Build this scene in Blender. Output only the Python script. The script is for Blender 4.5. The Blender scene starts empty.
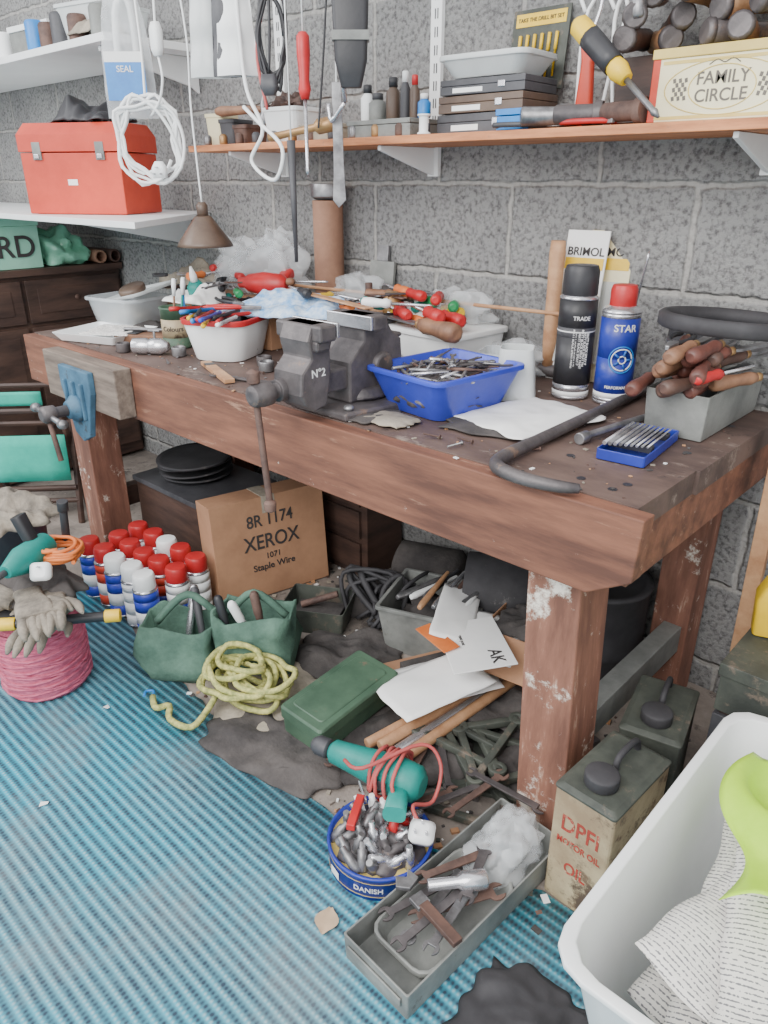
import bpy, math, random
from mathutils import Vector, Matrix, Euler, noise
pi=math.pi; cos=math.cos; sin=math.sin
R=random.Random(11)
COL=bpy.context.scene.collection
# ---------------------------------------------------------------- helpers
def C(r,g,b):
    return tuple(((x/255.)/12.92 if x/255.<=.04045 else (((x/255.)+.055)/1.055)**2.4) for x in (r,g,b))+(1,)
def tr(x=0,y=0,z=0,rx=0,ry=0,rz=0):
    return Matrix.Translation((x,y,z))@Euler((math.radians(rx),math.radians(ry),math.radians(rz))).to_matrix().to_4x4()
MC={}
def mat(name,c,c2=None,rough=.6,metal=0,ns=6,st=(1,1,1),bump=.15,bs=60,alpha=1,spots=None,lines=None,sp2=None):
    if name in MC: return MC[name]
    m=bpy.data.materials.new(name); m.use_nodes=True; N=m.node_tree.nodes; L=m.node_tree.links
    b=N['Principled BSDF']; b.inputs['Roughness'].default_value=rough; b.inputs['Metallic'].default_value=metal
    b.inputs['Alpha'].default_value=alpha
    if c2 is None: c2=tuple(x*.72 for x in c[:3])+(1,)
    tc=N.new('ShaderNodeTexCoord'); mp=N.new('ShaderNodeMapping'); mp.inputs['Scale'].default_value=st
    L.new(tc.outputs['Object'],mp.inputs['Vector'])
    n=N.new('ShaderNodeTexNoise'); n.inputs['Scale'].default_value=ns; n.inputs['Detail'].default_value=8; n.inputs['Roughness'].default_value=.65
    L.new(mp.outputs[0],n.inputs['Vector'])
    r=N.new('ShaderNodeValToRGB'); r.color_ramp.elements[0].position=.36; r.color_ramp.elements[1].position=.64
    r.color_ramp.elements[0].color=c2; r.color_ramp.elements[1].color=c
    L.new(n.outputs[0],r.inputs[0]); out=r.outputs[0]
    for S,vec in ((spots,mp.outputs[0]),(sp2,tc.outputs['Object'])):
        if not S: continue
        sc,th,ss=S
        n2=N.new('ShaderNodeTexNoise'); n2.inputs['Scale'].default_value=ss; n2.inputs['Detail'].default_value=10; n2.inputs['Roughness'].default_value=.75
        L.new(vec,n2.inputs['Vector'])
        r2=N.new('ShaderNodeValToRGB'); r2.color_ramp.elements[0].position=th; r2.color_ramp.elements[1].position=min(1,th+.07)
        L.new(n2.outputs[0],r2.inputs[0])
        mx=N.new('ShaderNodeMix'); mx.data_type='RGBA'; L.new(r2.outputs[0],mx.inputs[0]); L.new(out,mx.inputs[6]); mx.inputs[7].default_value=sc
        out=mx.outputs[2]
    if lines:
        lc,ls,ax=lines
        w=N.new('ShaderNodeTexWave'); w.inputs['Scale'].default_value=ls; w.bands_direction=ax; L.new(tc.outputs['Object'],w.inputs['Vector'])
        n3=N.new('ShaderNodeTexNoise'); n3.inputs['Scale'].default_value=ls*7; L.new(tc.outputs['Object'],n3.inputs['Vector'])
        mu=N.new('ShaderNodeMath'); mu.operation='MULTIPLY'; L.new(w.outputs[1],mu.inputs[0]); L.new(n3.outputs[0],mu.inputs[1])
        r3=N.new('ShaderNodeValToRGB'); r3.color_ramp.elements[0].position=.40; r3.color_ramp.elements[1].position=.46
        L.new(mu.outputs[0],r3.inputs[0])
        mx=N.new('ShaderNodeMix'); mx.data_type='RGBA'; L.new(r3.outputs[0],mx.inputs[0]); L.new(out,mx.inputs[6]); mx.inputs[7].default_value=lc
        out=mx.outputs[2]
    L.new(out,b.inputs['Base Color'])
    if bump:
        n4=N.new('ShaderNodeTexNoise'); n4.inputs['Scale'].default_value=bs; n4.inputs['Detail'].default_value=4
        L.new(mp.outputs[0],n4.inputs['Vector'])
        bp=N.new('ShaderNodeBump'); bp.inputs['Strength'].default_value=bump; bp.inputs['Distance'].default_value=.004
        L.new(n4.outputs[0],bp.inputs['Height']); L.new(bp.outputs[0],b.inputs['Normal'])
    MC[name]=m; return m
def rr(w,d,c,z,n=3):
    c=min(c,w/2-1e-4,d/2-1e-4); P=[]
    for k,(sx,sy) in enumerate([(1,1),(-1,1),(-1,-1),(1,-1)]):
        for i in range(n+1):
            a=(k+i/n)*pi/2; P.append(Vector((sx*(w/2-c)+c*cos(a),sy*(d/2-c)+c*sin(a),z)))
    return P
def catm(P,k,closed):
    out=[];N=len(P)
    for i in range(N if closed else N-1):
        g=(lambda j:P[j%N]) if closed else (lambda j:P[max(0,min(N-1,j))])
        a,b,c,d=g(i-1),g(i),g(i+1),g(i+2)
        for q in range(k):
            t=q/k; out.append(.5*((2*b)+(c-a)*t+(2*a-5*b+4*c-d)*t*t+(3*b-a-3*c+d)*t**3))
    if not closed: out.append(P[-1])
    return out
class M:
    def __init__(s): s.v=[];s.f=[];s.mi=[];s.sm=[];s.mats=[]
    def add(s,v,f,m,T=None,sm=True):
        n=len(s.v); T=T or Matrix()
        s.v+=[T@Vector(p) for p in v]; s.f+=[[i+n for i in q] for q in f]
        if m not in s.mats: s.mats.append(m)
        s.mi+=[s.mats.index(m)]*len(f); s.sm+=[sm]*len(f); return s
    def box(s,sx,sy,sz,m,T=None):
        x,y=sx/2,sy/2
        v=[(-x,-y,0),(x,-y,0),(x,y,0),(-x,y,0),(-x,-y,sz),(x,-y,sz),(x,y,sz),(-x,y,sz)]
        return s.add(v,[(3,2,1,0),(4,5,6,7),(0,1,5,4),(1,2,6,5),(2,3,7,6),(3,0,4,7)],m,T,False)
    def bb(s,x0,x1,y0,y1,z0,z1,m):
        return s.box(x1-x0,y1-y0,z1-z0,m,tr((x0+x1)/2,(y0+y1)/2,z0))
    def loft(s,loops,m,T=None,c0=True,c1=True,sm=True):
        n=len(loops[0]); v=[p for l in loops for p in l]; f=[]
        for i in range(len(loops)-1):
            for j in range(n):
                k=(j+1)%n; f.append((i*n+j,i*n+k,(i+1)*n+k,(i+1)*n+j))
        s.add(v,f,m,T,sm)
        b=len(s.v)-len(v); cf=[]
        if c0: cf.append([b+j for j in range(n)][::-1])
        if c1: cf.append([b+(len(loops)-1)*n+j for j in range(n)])
        for q in cf: s.f.append(q); s.mi.append(s.mats.index(m)); s.sm.append(False)
        return s
    def lathe(s,prof,m,T=None,n=20,e=1):
        lp=[[Vector((max(r,1e-4)*cos(2*pi*j/n),e*max(r,1e-4)*sin(2*pi*j/n),z)) for j in range(n)] for r,z in prof]
        return s.loft(lp,m,T)
    def tube(s,P,r,m,T=None,n=8,k=0,closed=False):
        P=[Vector(p) for p in P]
        if k: P=catm(P,k,closed)
        N=len(P)
        if isinstance(r,(list,tuple)):
            q=len(r)-1; rs=[]
            for i in range(N):
                x=i/(N-1)*q; a=min(int(x),q-1); rs.append(r[a]+(r[a+1]-r[a])*(x-a))
        else: rs=[r]*N
        u=(P[1]-P[0]).orthogonal().normalized(); lp=[]
        for i in range(N):
            a=P[i-1] if (i or closed) else P[0]; b=P[(i+1)%N] if (i<N-1 or closed) else P[-1]
            t=(b-a).normalized(); u=(u-t*u.dot(t)).normalized(); w=t.cross(u)
            lp.append([P[i]+(u*cos(2*pi*j/n)+w*sin(2*pi*j/n))*rs[i] for j in range(n)])
        if closed: lp.append(lp[0])
        return s.loft(lp,m,T,not closed,not closed)
    def prism(s,poly,h,m,T=None):
        n=len(poly); v=[(x,y,0) for x,y in poly]+[(x,y,h) for x,y in poly]
        f=[list(range(n))[::-1],list(range(n,2*n))]+[(i,(i+1)%n,n+(i+1)%n,n+i) for i in range(n)]
        return s.add(v,f,m,T,False)
    def side(s,poly,w,m,x=0,y=0,z=0):
        return s.prism(poly,w,m,tr(x-w/2,y,z,90,0,90))
    def tub(s,w0,d0,w1,d1,h,c,th,m,T=None,lip=0):
        lp=[rr(w0,d0,c,0)]
        if lip: lp+=[rr(w1,d1,c,h-.012),rr(w1+2*lip,d1+2*lip,c,h-.012),rr(w1+2*lip,d1+2*lip,c,h)]
        else: lp+=[rr(w1,d1,c,h)]
        lp+=[rr(w1-2*th,d1-2*th,c,h),rr(w0-2*th,d0-2*th,c,th)]
        return s.loft(lp,m,T,sm=(c>.02))
    def sheet(s,fn,nu,nv,m,T=None,sm=True):
        v=[fn(i/nu,j/nv) for j in range(nv+1) for i in range(nu+1)]
        f=[(j*(nu+1)+i,j*(nu+1)+i+1,(j+1)*(nu+1)+i+1,(j+1)*(nu+1)+i) for j in range(nv) for i in range(nu)]
        return s.add(v,f,m,T,sm)
    def blob(s,rx,ry,rz,m,amp=.25,fq=3,seed=0,T=None,n=36,flat=True):
        lp=[]
        for i in range(n//2+1):
            a=-pi/2+pi*i/(n//2); l=[]
            for j in range(n):
                b=2*pi*j/n; d=Vector((cos(a)*cos(b),cos(a)*sin(b),sin(a)))
                k=1+amp*(noise.noise(d*fq*.7+Vector((seed,seed*2,0)))*1.5+.22*(.5-abs(noise.noise(d*fq*1.5+Vector((seed,0,0))))*2))
                z=d.z*rz*k
                if flat: z=max(z,-rz*.55)
                l.append(Vector((d.x*rx*k,d.y*ry*k,z+(rz*.55 if flat else 0))))
            lp.append(l)
        return s.loft(lp,m,T)
    def obj(s,name,parent=None,loc=(0,0,0),rot=(0,0,0),bev=.0015,world=False,solid=0,label=None):
        me=bpy.data.meshes.new(name); me.from_pydata(s.v,[],s.f); me.update()
        for m in s.mats: me.materials.append(m)
        me.polygons.foreach_set('material_index',s.mi); me.polygons.foreach_set('use_smooth',s.sm)
        o=bpy.data.objects.new(name,me); COL.objects.link(o)
        o.location=loc; o.rotation_euler=[math.radians(a) for a in rot]
        if parent:
            o.parent=parent
            if world: o.matrix_parent_inverse=PM[parent.name].inverted()
        if solid:
            d=o.modifiers.new('s','SOLIDIFY'); d.thickness=solid; d.offset=0
        if bev:
            d=o.modifiers.new('b','BEVEL'); d.width=bev; d.segments=2; d.limit_method='ANGLE'; d.angle_limit=math.radians(50)
        if label: o['label']=label
        return o
PM={}
def thing(name,label,cat,x=0,y=0,z=0,rz=0,rx=0,ry=0,group=None):
    e=bpy.data.objects.new(name,None); e.empty_display_size=.02; COL.objects.link(e)
    e.location=(x,y,z); e.rotation_euler=[math.radians(a) for a in (rx,ry,rz)]
    PM[e.name]=tr(x,y,z,rx,ry,rz)
    return tag(e,label,cat,group)
def tag(o,label,cat,group=None,kind=None):
    o['label']=label; o['category']=cat
    if group: o['group']=group
    if kind: o['kind']=kind
    return o
def text(body,size,m,parent,T,curve=0,sx=1,name='lettering'):
    cu=bpy.data.curves.new('txt','FONT'); cu.body=body; cu.size=size; cu.extrude=.0004; cu.align_x='CENTER'; cu.align_y='CENTER'; cu.offset=size*.012
    o=bpy.data.objects.new('txt',cu); COL.objects.link(o)
    bpy.context.view_layer.update()
    me=bpy.data.meshes.new_from_object(o.evaluated_get(bpy.context.evaluated_depsgraph_get()))
    bpy.data.objects.remove(o)
    for v in me.vertices:
        x,y,z=v.co; x*=sx
        if curve: a=x/curve; x,z=(curve+z)*sin(a),(curve+z)*cos(a)
        v.co=T@Vector((x,y,z))
    me.materials.clear(); me.materials.append(m)
    t=bpy.data.objects.new(name,me); COL.objects.link(t); t.parent=parent; return t
# ---------------------------------------------------------------- materials
WR=mat('bench wood',C(136,90,70),C(88,57,46),rough=.7,ns=5,st=(.5,4,4),bs=30,spots=(C(162,124,102),.6,7),sp2=(C(206,196,186),.655,20))
WT=mat('bench top wood',C(108,88,80),C(74,59,55),rough=.65,ns=4,st=(1.0,2.2,2),bs=25,spots=(C(140,124,114),.58,5),sp2=(C(58,49,47),.6,9))
WLg=mat('bench leg wood',C(148,102,84),C(104,70,58),rough=.8,ns=5,st=(4,4,.7),bs=30,spots=(C(178,148,130),.57,5),sp2=(C(228,220,208),.57,7))
WD=mat('dark brown wood',C(86,64,55),C(54,40,36),ns=4,st=(1,1,5),rough=.55)
WN=mat('plain wood',C(198,156,118),C(160,115,82),ns=6,st=(2,2,2),rough=.6)
WH=mat('worn handle wood',C(150,110,84),C(106,76,60),ns=14,rough=.55)
WK=mat('dark handle wood',C(102,76,66),C(66,50,46),ns=14,rough=.5)
MAR=mat('maroon handle wood',C(112,68,58),C(76,48,44),ns=14,rough=.45)
WO=mat('shelf edge wood',C(214,142,94),C(170,106,68),ns=5,st=(1,8,8),rough=.6,sp2=(C(140,110,90),.6,12))
IR=mat('dark cast iron',C(108,102,102),C(72,68,70),metal=.35,rough=.5,ns=10,bump=.4,spots=(C(136,114,100),.6,12))
ST=mat('worn steel',C(160,160,162),C(106,104,106),metal=.7,rough=.38,ns=16)
CH=mat('bright steel',C(220,220,224),C(176,176,182),metal=.8,rough=.25,ns=10,bump=0)
RU=mat('rusty steel',C(120,94,84),C(80,64,60),metal=.25,rough=.7,ns=18,bump=.4)
GY=mat('grey painted steel',C(142,144,140),C(106,108,106),rough=.5,ns=7,spots=(C(96,86,80),.62,12))
DG=mat('dark grey plastic',C(84,84,88),C(60,60,64),rough=.5)
BK=mat('black plastic',C(54,54,58),C(40,40,43),rough=.45)  # black lifted towards grey, haze put into the base colour
BKR=mat('black rubber',C(66,65,68),C(46,45,48),rough=.7,sp2=(C(104,100,98),.62,10))
WH_=mat('white plastic',C(246,248,248),C(236,238,238),rough=.4,ns=3,bump=.03)
WP=mat('paper white',C(246,246,244),C(232,232,232),rough=.8,ns=3,bump=.2,bs=8)
NP=mat('newspaper',C(238,235,230),C(224,220,214),rough=.85,ns=3,lines=(C(120,120,124),38,'Y'),sp2=(C(168,168,174),.64,6))
RD=mat('red plastic',C(206,48,50),C(170,36,38),rough=.4)
RDM=mat('red painted metal',C(212,76,52),C(190,60,40),rough=.45,ns=4)
BLU=mat('blue plastic',C(62,80,200),C(46,62,174),rough=.35,ns=4)
BLL=mat('light blue plastic',C(50,140,215),C(36,115,190),rough=.4)
TL=mat('teal plastic',C(30,146,136),C(20,120,112),rough=.45)
TLF=mat('teal canvas',C(58,190,166),C(42,164,142),rough=.85,bs=200)
GRC=mat('green canvas',C(92,124,108),C(62,90,78),rough=.9,ns=10,bs=120,bump=.5)
GRM=mat('green painted metal',C(80,106,86),C(56,80,64),rough=.5,ns=6,spots=(C(118,102,86),.60,14),sp2=(C(140,144,130),.66,20))
DGR=mat('dark green metal',C(84,88,80),C(54,58,54),rough=.6,ns=8,spots=(C(116,104,92),.56,10))
LG=mat('pale green card',C(160,214,190),C(140,198,174),rough=.7)
LIME=mat('lime plastic film',C(200,246,70),C(180,232,50),rough=.35,ns=5)
YL=mat('yellow plastic',C(244,204,50),C(222,180,34),rough=.45)
ORG=mat('orange card',C(228,130,66),C(206,106,50),rough=.6)
CRM=mat('cream printed tin',C(240,232,196),C(228,216,176),rough=.4,ns=4)
GLD=mat('gold tin print',C(224,200,120),C(204,178,98),rough=.4)
CRD=mat('cream oil tin',C(200,186,150),C(150,130,104),rough=.5,ns=5,spots=(C(92,78,66),.51,6),sp2=(C(116,94,76),.56,15))
CDB=mat('cardboard',C(184,140,108),C(158,118,90),rough=.85,ns=4,bs=40)
TUBC=mat('tube card',C(160,122,100),C(132,98,80),rough=.85,ns=6)
PK=mat('pink twine',C(222,120,146),C(180,80,108),rough=.9,ns=30,st=(1,1,6),bump=.8,bs=90)
GLV=mat('grey glove suede',C(158,148,134),C(106,100,92),rough=.95,ns=16,bs=120,bump=.6)
CL=mat('clear plastic film',C(240,243,245),C(218,223,227),rough=.10,alpha=.32,ns=9,bump=.5,bs=22)
CLP=mat('clear tub plastic',C(230,236,240),C(210,217,222),rough=.15,alpha=.42,ns=3,bump=.05)
MLK=mat('milky plastic',C(230,234,234),C(210,215,215),rough=.3,alpha=.75,ns=3,bump=.05)
BEIGE=mat('beige cloth',C(172,162,146),C(126,118,107),rough=.95,ns=8,bs=90,bump=.6)
DRK=mat('dark rag cloth',C(88,83,81),C(58,55,55),rough=.95,ns=8,bs=90,bump=.6)
BLC=mat('blue white cloth',C(214,228,242),C(104,160,214),rough=.95,ns=30,bs=120,bump=.4)
ROPE=mat('yellow green cord',C(206,200,124),C(132,140,84),rough=.85,ns=60,bump=.5,bs=120)
RCD=mat('faded red cord',C(200,96,92),C(170,74,74),rough=.6)
INK=mat('black ink',C(64,60,60),rough=.8,bump=0)
INKG=mat('grey ink',C(112,106,98),rough=.8,bump=0)
INKR=mat('worn red ink',C(186,62,54),C(150,60,50),rough=.8,bump=0,spots=(C(200,176,146),.54,40))
INKW=mat('white ink',C(245,245,245),rough=.7,bump=0)
BRS=mat('brass',C(190,150,100),C(146,112,78),metal=.5,rough=.4)
BLV=mat('blue cast iron',C(80,120,146),C(56,88,110),rough=.6,ns=9,spots=(C(76,74,76),.58,14))
WJ=mat('vise jaw wood',C(136,122,110),C(98,86,78),ns=6,st=(.8,6,6),rough=.75)
BRN=mat('brown enamel',C(104,86,73),C(78,62,53),rough=.4)
RNG=mat('navy printed tin',C(46,62,165),C(34,48,138),rough=.35)
DIC=mat('blue can print',C(60,120,200),C(30,72,150),rough=.35,ns=14)
GRN2=mat('green translucent',C(44,150,90),C(30,120,70),rough=.3)
# ---------------------------------------------------------------- setting
def wallmat():
    m=bpy.data.materials.new('concrete block'); m.use_nodes=True; N=m.node_tree.nodes; L=m.node_tree.links; b=N['Principled BSDF']
    b.inputs['Roughness'].default_value=.95
    tc=N.new('ShaderNodeTexCoord'); sp=N.new('ShaderNodeSeparateXYZ'); L.new(tc.outputs['Object'],sp.inputs[0])
    ax=N.new('ShaderNodeMath'); ax.operation='ADD'; L.new(sp.outputs[0],ax.inputs[0]); L.new(sp.outputs[1],ax.inputs[1])
    cb=N.new('ShaderNodeCombineXYZ'); L.new(ax.outputs[0],cb.inputs[0]); L.new(sp.outputs[2],cb.inputs[1])
    mp=N.new('ShaderNodeMapping'); mp.inputs['Location'].default_value=(-1.95-.05+5.4,-.095,0)
    nw=N.new('ShaderNodeTexNoise'); nw.inputs['Scale'].default_value=22; nw.inputs['Detail'].default_value=5; L.new(tc.outputs['Object'],nw.inputs[0])
    ws=N.new('ShaderNodeVectorMath'); ws.operation='MULTIPLY_ADD'; L.new(nw.outputs[1],ws.inputs[0]); ws.inputs[1].default_value=(.02,.02,0); L.new(cb.outputs[0],ws.inputs[2])
    L.new(ws.outputs[0],mp.inputs[0])
    br=N.new('ShaderNodeTexBrick'); br.inputs['Scale'].default_value=1; br.inputs['Brick Width'].default_value=.54; br.inputs['Row Height'].default_value=.255
    br.inputs['Mortar Size'].default_value=.012; br.inputs['Mortar Smooth'].default_value=.7
    br.inputs['Color1'].default_value=C(176,176,175); br.inputs['Color2'].default_value=C(164,164,164); br.inputs['Mortar'].default_value=C(196,194,190)
    L.new(mp.outputs[0],br.inputs[0])
    n=N.new('ShaderNodeTexNoise'); n.inputs['Scale'].default_value=75; n.inputs['Detail'].default_value=8; n.inputs['Roughness'].default_value=.72; L.new(tc.outputs['Object'],n.inputs[0])
    r=N.new('ShaderNodeValToRGB'); r.color_ramp.elements[0].position=.36; r.color_ramp.elements[1].position=.53
    r.color_ramp.elements[0].color=(.34,.33,.34,1); r.color_ramp.elements[1].color=(1.0,1.0,1.0,1); L.new(n.outputs[0],r.inputs[0])
    n2=N.new('ShaderNodeTexNoise'); n2.inputs['Scale'].default_value=3; n2.inputs['Detail'].default_value=6; L.new(tc.outputs['Object'],n2.inputs[0])
    r2=N.new('ShaderNodeValToRGB'); r2.color_ramp.elements[0].position=.3; r2.color_ramp.elements[1].position=.7
    r2.color_ramp.elements[0].color=(.80,.80,.80,1); r2.color_ramp.elements[1].color=(1.05,1.05,1.04,1); L.new(n2.outputs[0],r2.inputs[0])
    mf=N.new('ShaderNodeMath'); mf.operation='MULTIPLY_ADD'; L.new(br.outputs[1],mf.inputs[0]); mf.inputs[1].default_value=-.55; mf.inputs[2].default_value=.95
    mx=N.new('ShaderNodeMix'); mx.data_type='RGBA'; mx.blend_type='MULTIPLY'; L.new(mf.outputs[0],mx.inputs[0])
    L.new(br.outputs[0],mx.inputs[6]); L.new(r.outputs[0],mx.inputs[7])
    my=N.new('ShaderNodeMix'); my.data_type='RGBA'; my.blend_type='MULTIPLY'; my.inputs[0].default_value=1
    L.new(mx.outputs[2],my.inputs[6]); L.new(r2.outputs[0],my.inputs[7]); L.new(my.outputs[2],b.inputs['Base Color'])
    inv=N.new('ShaderNodeMath'); inv.operation='MULTIPLY_ADD'; L.new(br.outputs[1],inv.inputs[0]); inv.inputs[1].default_value=-.9; L.new(n.outputs[0],inv.inputs[2])
    bp=N.new('ShaderNodeBump'); bp.inputs['Strength'].default_value=1; bp.inputs['Distance'].default_value=.015
    L.new(inv.outputs[0],bp.inputs['Height']); L.new(bp.outputs[0],b.inputs['Normal']); return m
WM=wallmat()
def struct(m,name,label):
    o=m.obj(name,bev=0); o['kind']='structure'; o['label']=label; return o
struct(M().bb(-5.2,2.6,1.95,2.1,0,2.9,WM),'wall_back','grey pitted concrete block wall with pale mortar joints')
struct(M().bb(-5.35,-5.2,-2.6,2.1,0,2.9,WM),'wall_left','grey concrete block side wall')
FLM=mat('dusty concrete floor',C(158,147,138),C(112,104,98),rough=.95,ns=5,bs=90,bump=.5,spots=(C(196,188,180),.62,22),sp2=(C(84,77,73),.56,9))
struct(M().bb(-5.35,2.6,-2.6,2.1,-.1,0,FLM),'floor','dusty grey concrete floor')
def carpetmat():
    m=bpy.data.materials.new('striped mat weave'); m.use_nodes=True; N=m.node_tree.nodes; L=m.node_tree.links; b=N['Principled BSDF']
    b.inputs['Roughness'].default_value=.9
    tc=N.new('ShaderNodeTexCoord'); sp=N.new('ShaderNodeSeparateXYZ'); L.new(tc.outputs['Object'],sp.inputs[0])
    def mth(op,a,bv,c=None):
        q=N.new('ShaderNodeMath'); q.operation=op
        for i,x in enumerate((a,bv,c)):
            if x is None: continue
            if isinstance(x,(int,float)): q.inputs[i].default_value=x
            else: L.new(x,q.inputs[i])
        return q.outputs[0]
    def nz(s,d=6,rg=.5):
        q=N.new('ShaderNodeTexNoise'); q.inputs['Scale'].default_value=s; q.inputs['Detail'].default_value=d; q.inputs['Roughness'].default_value=rg; L.new(tc.outputs['Object'],q.inputs[0]); return q.outputs[0]
    yy=mth('MULTIPLY_ADD',nz(4,2),.008,sp.outputs[1])
    P=.0225
    s1=mth('MULTIPLY_ADD',mth('SINE',mth('MULTIPLY',yy,2*pi/P),None),.5,.5)
    s2=mth('MULTIPLY_ADD',mth('SINE',mth('MULTIPLY',sp.outputs[0],2*pi/.010),None),.5,.5)
    s3=mth('POWER',mth('MULTIPLY_ADD',mth('SINE',mth('MULTIPLY_ADD',yy,2*pi/P,2.6),None),.5,.5),4)
    brk=mth('MULTIPLY_ADD',nz(70,3),1.2,0)
    r=N.new('ShaderNodeValToRGB'); r.color_ramp.elements[0].position=.40; r.color_ramp.elements[1].position=.62
    r.color_ramp.elements[0].color=C(28,158,184); r.color_ramp.elements[1].color=C(98,148,162); L.new(nz(1.6,8,.6),r.inputs[0])
    mx=N.new('ShaderNodeMix'); mx.data_type='RGBA'; mx.clamp_factor=True; L.new(mth('MULTIPLY',mth('MULTIPLY',s1,mth('MULTIPLY_ADD',s2,.35,.65)),mth('ADD',brk,.4)),mx.inputs[0]); L.new(r.outputs[0],mx.inputs[6]); mx.inputs[7].default_value=C(44,60,76)
    m2=N.new('ShaderNodeMix'); m2.data_type='RGBA'; m2.clamp_factor=True; L.new(mth('MULTIPLY',s3,mth('MULTIPLY',s2,mth('MULTIPLY',brk,.8))),m2.inputs[0]); L.new(mx.outputs[2],m2.inputs[6]); m2.inputs[7].default_value=C(176,192,198)
    r5=N.new('ShaderNodeValToRGB'); r5.color_ramp.elements[0].position=.50; r5.color_ramp.elements[1].position=.72; r5.color_ramp.elements[1].color=(.5,.5,.5,1); L.new(nz(3,9,.7),r5.inputs[0])
    m3=N.new('ShaderNodeMix'); m3.data_type='RGBA'; L.new(r5.outputs[0],m3.inputs[0]); L.new(m2.outputs[2],m3.inputs[6]); m3.inputs[7].default_value=C(136,144,148)
    L.new(m3.outputs[2],b.inputs['Base Color'])
    bp=N.new('ShaderNodeBump'); bp.inputs['Strength'].default_value=.35; bp.inputs['Distance'].default_value=.002
    L.new(mth('ADD',s3,mth('MULTIPLY',s2,.4)),bp.inputs['Height']); L.new(bp.outputs[0],b.inputs['Normal']); return m
CM=carpetmat()
ex=[(-5,1.0),(-2.3,1.0),(-1.6,.90),(-1.2,.86),(-.93,.87),(-.7,.97),(-.46,1.03),(.6,1.0),(2.5,1.0)]
def edge(x):
    for (a,b),(c,d) in zip(ex,ex[1:]):
        if x<=c: return b+(d-b)*(x-a)/(c-a)+.006*sin(x*60)+.004*sin(x*23)
    return 1.0
m=M()
m.sheet(lambda u,v:(-5+7.5*u,-2.4+(edge(-5+7.5*u)+2.4)*v,.005+.0015*noise.noise(Vector((u*40,v*20,0)))),150,14,CM)
tag(m.obj('floor_mat',bev=0,solid=.003),'blue and grey striped woven mat on the concrete floor','mat')
q=random.Random(3); m=M()
for k in range(1100):
    x,y=q.uniform(-2.0,-.45),q.uniform(.88,1.75); s_=q.uniform(.003,.015)
    m.box(s_,s_*q.uniform(.5,1.6),s_*.5,q.choice([DRK,BEIGE,WN,FLM,RU,WK,WP,DGR,DRK,DRK]),tr(x,y,0,0,0,q.uniform(0,180)))
tag(m.obj('floor_debris',bev=0),'scattered wood chips and grit on the concrete floor','debris',kind='stuff')
m=M()
for k in range(320):
    x,y=q.uniform(-2.7,-.5),q.uniform(1.14,1.75); s_=q.uniform(.002,.007)
    m.box(s_,s_*q.uniform(.5,2),s_*.3,q.choice([DRK,BEIGE,WN,RU,WP,ST]),tr(x,y,.8505,0,0,q.uniform(0,180)))
tag(m.obj('bench_dust',bev=0),'wood shavings and swarf scattered on the bench','debris',kind='stuff')
# ---------------------------------------------------------------- workbench
wb=thing('workbench','long worn reddish-brown wooden workbench with thick front apron','workbench',-1.7,1.5,0)
m=M()
for i,(y0,y1,z) in enumerate([(1.162,1.41,.85),(1.4105,1.93,.85)]): m.bb(-2.87,-.475+.008*(i%2),y0,y1,.80,z,WT)
for x,y in [(-.53,1.5),(-.54,1.25),(-.62,1.22),(-.53,1.75),(-.7,1.32),(-.55,1.21)]: m.lathe([(.009,0),(.009,.0006)],BK,tr(x,y,.8505),n=12)
m.obj('worktop',wb,world=True,bev=.0004,label='dark scuffed plank top')
m=M().prism([(-2.87,.68),(-.535,.675),(-.452,.725),(-.445,.848),(-2.87,.848)],.042,WR,tr(0,1.162,0,90)); m.obj('apron',wb,world=True,bev=.003)
M().bb(-.52,-.478,1.163,1.93,.69,.799,WR).obj('end_rail',wb,world=True)
def leg(x0,x1,y0,y1,dx):
    L0=[Vector((x,y,0)) for x,y in ((x0+dx,y0),(x1+dx,y0),(x1+dx,y1),(x0+dx,y1))]; L1=[Vector((x,y,.79)) for x,y in ((x0,y0),(x1,y0),(x1,y1),(x0,y1))]
    M().loft([L0,L1],WLg,sm=False).obj('leg',wb,world=True,bev=.004)
leg(-.69,-.57,1.165,1.29,.03); leg(-2.70,-2.58,1.165,1.29,0); leg(-.66,-.56,1.82,1.925,0); leg(-2.70,-2.60,1.82,1.925,0)
M().bb(-.625,-.575,1.29,1.82,.17,.25,GY).obj('stretcher',wb,world=True,label='grey dusty lower rail')
M().bb(-2.67,-2.62,1.29,1.82,.17,.25,WD).obj('stretcher',wb,world=True)
v=thing('woodworking_vise','blue cast-iron woodworking vise with thick wooden jaw on the bench apron','vise',-2.4,1.1,.75)
m=M().bb(-2.58,-2.10,1.06,1.119,.69,.845,WJ); m.obj('wooden_jaw',v,world=True,bev=.004)
m=M().prism([(-.10,.09),(.10,.09),(.10,.02),(.075,-.05),(.05,-.13),(0,-.155),(-.05,-.13),(-.075,-.05),(-.10,.02)],.022,BLV,tr(-2.33,1.06,.73,90))
for dx in (-.055,0,.055): m.box(.010,.014,.12,BLV,tr(-2.33+dx,1.033,.66))
m.lathe([(.045,0),(.045,.015),(.032,.028),(.028,.04)],BLV,tr(-2.33,1.04,.69,90))
m.obj('front_casting',v,world=True,bev=.004)
M().lathe([(.018,0),(.018,.05),(.026,.05),(.028,.085),(.018,.095)],IR,tr(-2.33,1.01,.69,90)).obj('screw',v,world=True)
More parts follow.
